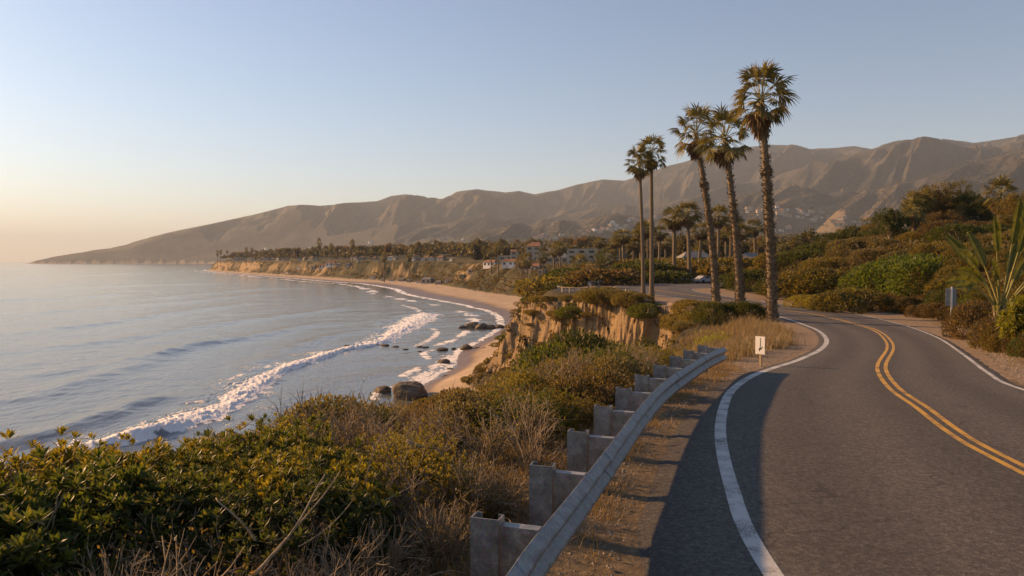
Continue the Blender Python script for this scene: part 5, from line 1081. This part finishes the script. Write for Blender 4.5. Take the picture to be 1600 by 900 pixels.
# houses on the bluff top and on the foothills
HF = [house('house', 9, 7, 3.6, WHITE, 'grey', 3, 1, 30), house('house', 12, 8, 5.5, STUCCO, 'clay', 3, 2, 31), house('house', 11, 8, 5.0, STUCCO, 'flat', 3, 2, 32)]
def ray_hit(px, py, r0=200, r1=7000):
    Y = np.exp(np.linspace(np.log(r0), np.log(r1), 420)); X = (px-800)/F*Y; zt_ = terrain(X, Y); zl = CAMZ+(HZ-py)/F*Y; k = np.where(zt_ > zl)[0]
    return (X[k[0]], Y[k[0]], float(zt_[k[0]])) if len(k) else None
for px in (372,380,398,412,418,428,436,448,470,476,488,495,556,566,586,598,612,618,640,646,652,662,668,676,690,706):
    for Y in (max(420, np.interp(px, [370, 500, 700], [1060, 690, 470])),):
        x = (px-800)/F*Y; Y2 = Y
        for _ in range(40):
            z_, d_, *_r = terrain(np.array([x]), np.array([Y2]), True)
            if d_[0] > 5: break
            Y2 += 8; x = (px-800)/F*Y2
        put(random.choice(HF), (x, Y2, float(z_[0])-.2), rad(random.uniform(-50, 10)), random.uniform(.40, .75)*(.5+Y2/1600), None, 'small pale house on the edge of the far bluff', 'houses along the far bluff top', 'house')
rs = np.random.RandomState(77)
CL = [(965,357,30,4,16),(1010,352,25,5,16),(1050,345,30,4,10),(1190,336,25,3,12),(1215,333,20,3,10),(1240,338,35,4,16),(1290,345,30,3,8),(1155,352,40,6,12),(930,362,30,3,8),(1330,352,25,3,5),(850,372,60,4,8),(700,380,70,3,6),(1060,368,60,6,12),(1210,362,50,6,12),(560,388,60,3,5),(430,398,60,3,5),(1470,345,40,6,5)]
for cx, cy, sx, sy, n in CL:
    for i in range(n):
        px, py = cx+rs.normal()*sx*.55, cy+rs.normal()*sy; hit = ray_hit(px, py, 650)
        if hit is None or hit[1] > 5200: continue
        sc = .9*hit[1]/1000.*rs.uniform(.45, .8); put(HF[rs.randint(3)], (hit[0], hit[1], hit[2]+.3), rad(rs.uniform(-60, 20)), max(.9, sc), None, 'tiny pale house on the foothills below the mountains', 'houses on the foothills', 'house')

# ------------------------------------------------------------------ parked car by the far bend
CARP, _, _ = mat('car_paint', (.36,.36,.36), .4)
x, y, zg = ground(1103, 139.5)
t = empty('parked_car', (x, y, zg), rad(25), 'small white car parked beyond the far bend of the road', 'car'); b = MB()
def prism(pr, w): n = len(pr); return [(a, -w/2, c) for a, c in pr]+[(a, w/2, c) for a, c in pr], n
Vp, n = prism([(-2.1,.3),(2.1,.3),(2.15,.7),(1.3,.85),(.7,1.35),(-1.1,1.4),(-1.9,.95),(-2.15,.9)], 1.7)
mk('body', Vp, [(i, (i+1) % n, n+(i+1) % n, n+i) for i in range(n)], None, CARP, False, t, [list(range(n))[::-1], list(range(n, 2*n))])
for sx in (-1.3, 1.3):
    for sy in (-.8, .8): b = MB(); b.tube([(sx, sy-.1, .32), (sx, sy+.1, .32)], .32, 14); b.build('wheel', TYRE, t)
b = MB(); b.box((-.2, 0, 1.12), (1.3, 1.72, .34)); b.build('window', WIN, t)

# say more closely where each look-alike stands
for o in list(C.objects):
    l = o.get('label')
    if not l or o.get('kind') or o.parent: continue
    x, y, _z = o.location
    if 'on the slope left of the guardrail' in l:
        o['label'] = l.replace('on the slope left of the guardrail', 'beside the nearest guardrail posts' if y < 10 else 'level with the middle guardrail posts' if y < 16 else 'level with the far end of the guardrail' if y < 24 else 'beyond the far end of the guardrail')
    elif l.endswith('on the bank right of the road'):
        o['label'] = l+(', near the paddle-leaved plant' if y < 34 else ', around the grey-backed sign' if y < 50 else ', beside the bend' if y < 70 else ', beyond the bend')
    elif l.startswith('fan palm rising'):
        px = 800+F*x/y; o['label'] = 'fan palm '+('above the far bluff' if px < 700 else 'among the pale mansions and beach houses' if px < 910 else 'in the grove behind the thin pair of palms' if px < 1060 else 'behind the three near palms' if px < 1200 else 'in the valley right of the tallest palm' if px < 1350 else 'on the hilltop at the right')
    elif l.startswith('low scrubby bush clinging'):
        o['label'] = l+(', seaward end' if y > 84 else ', landward end')
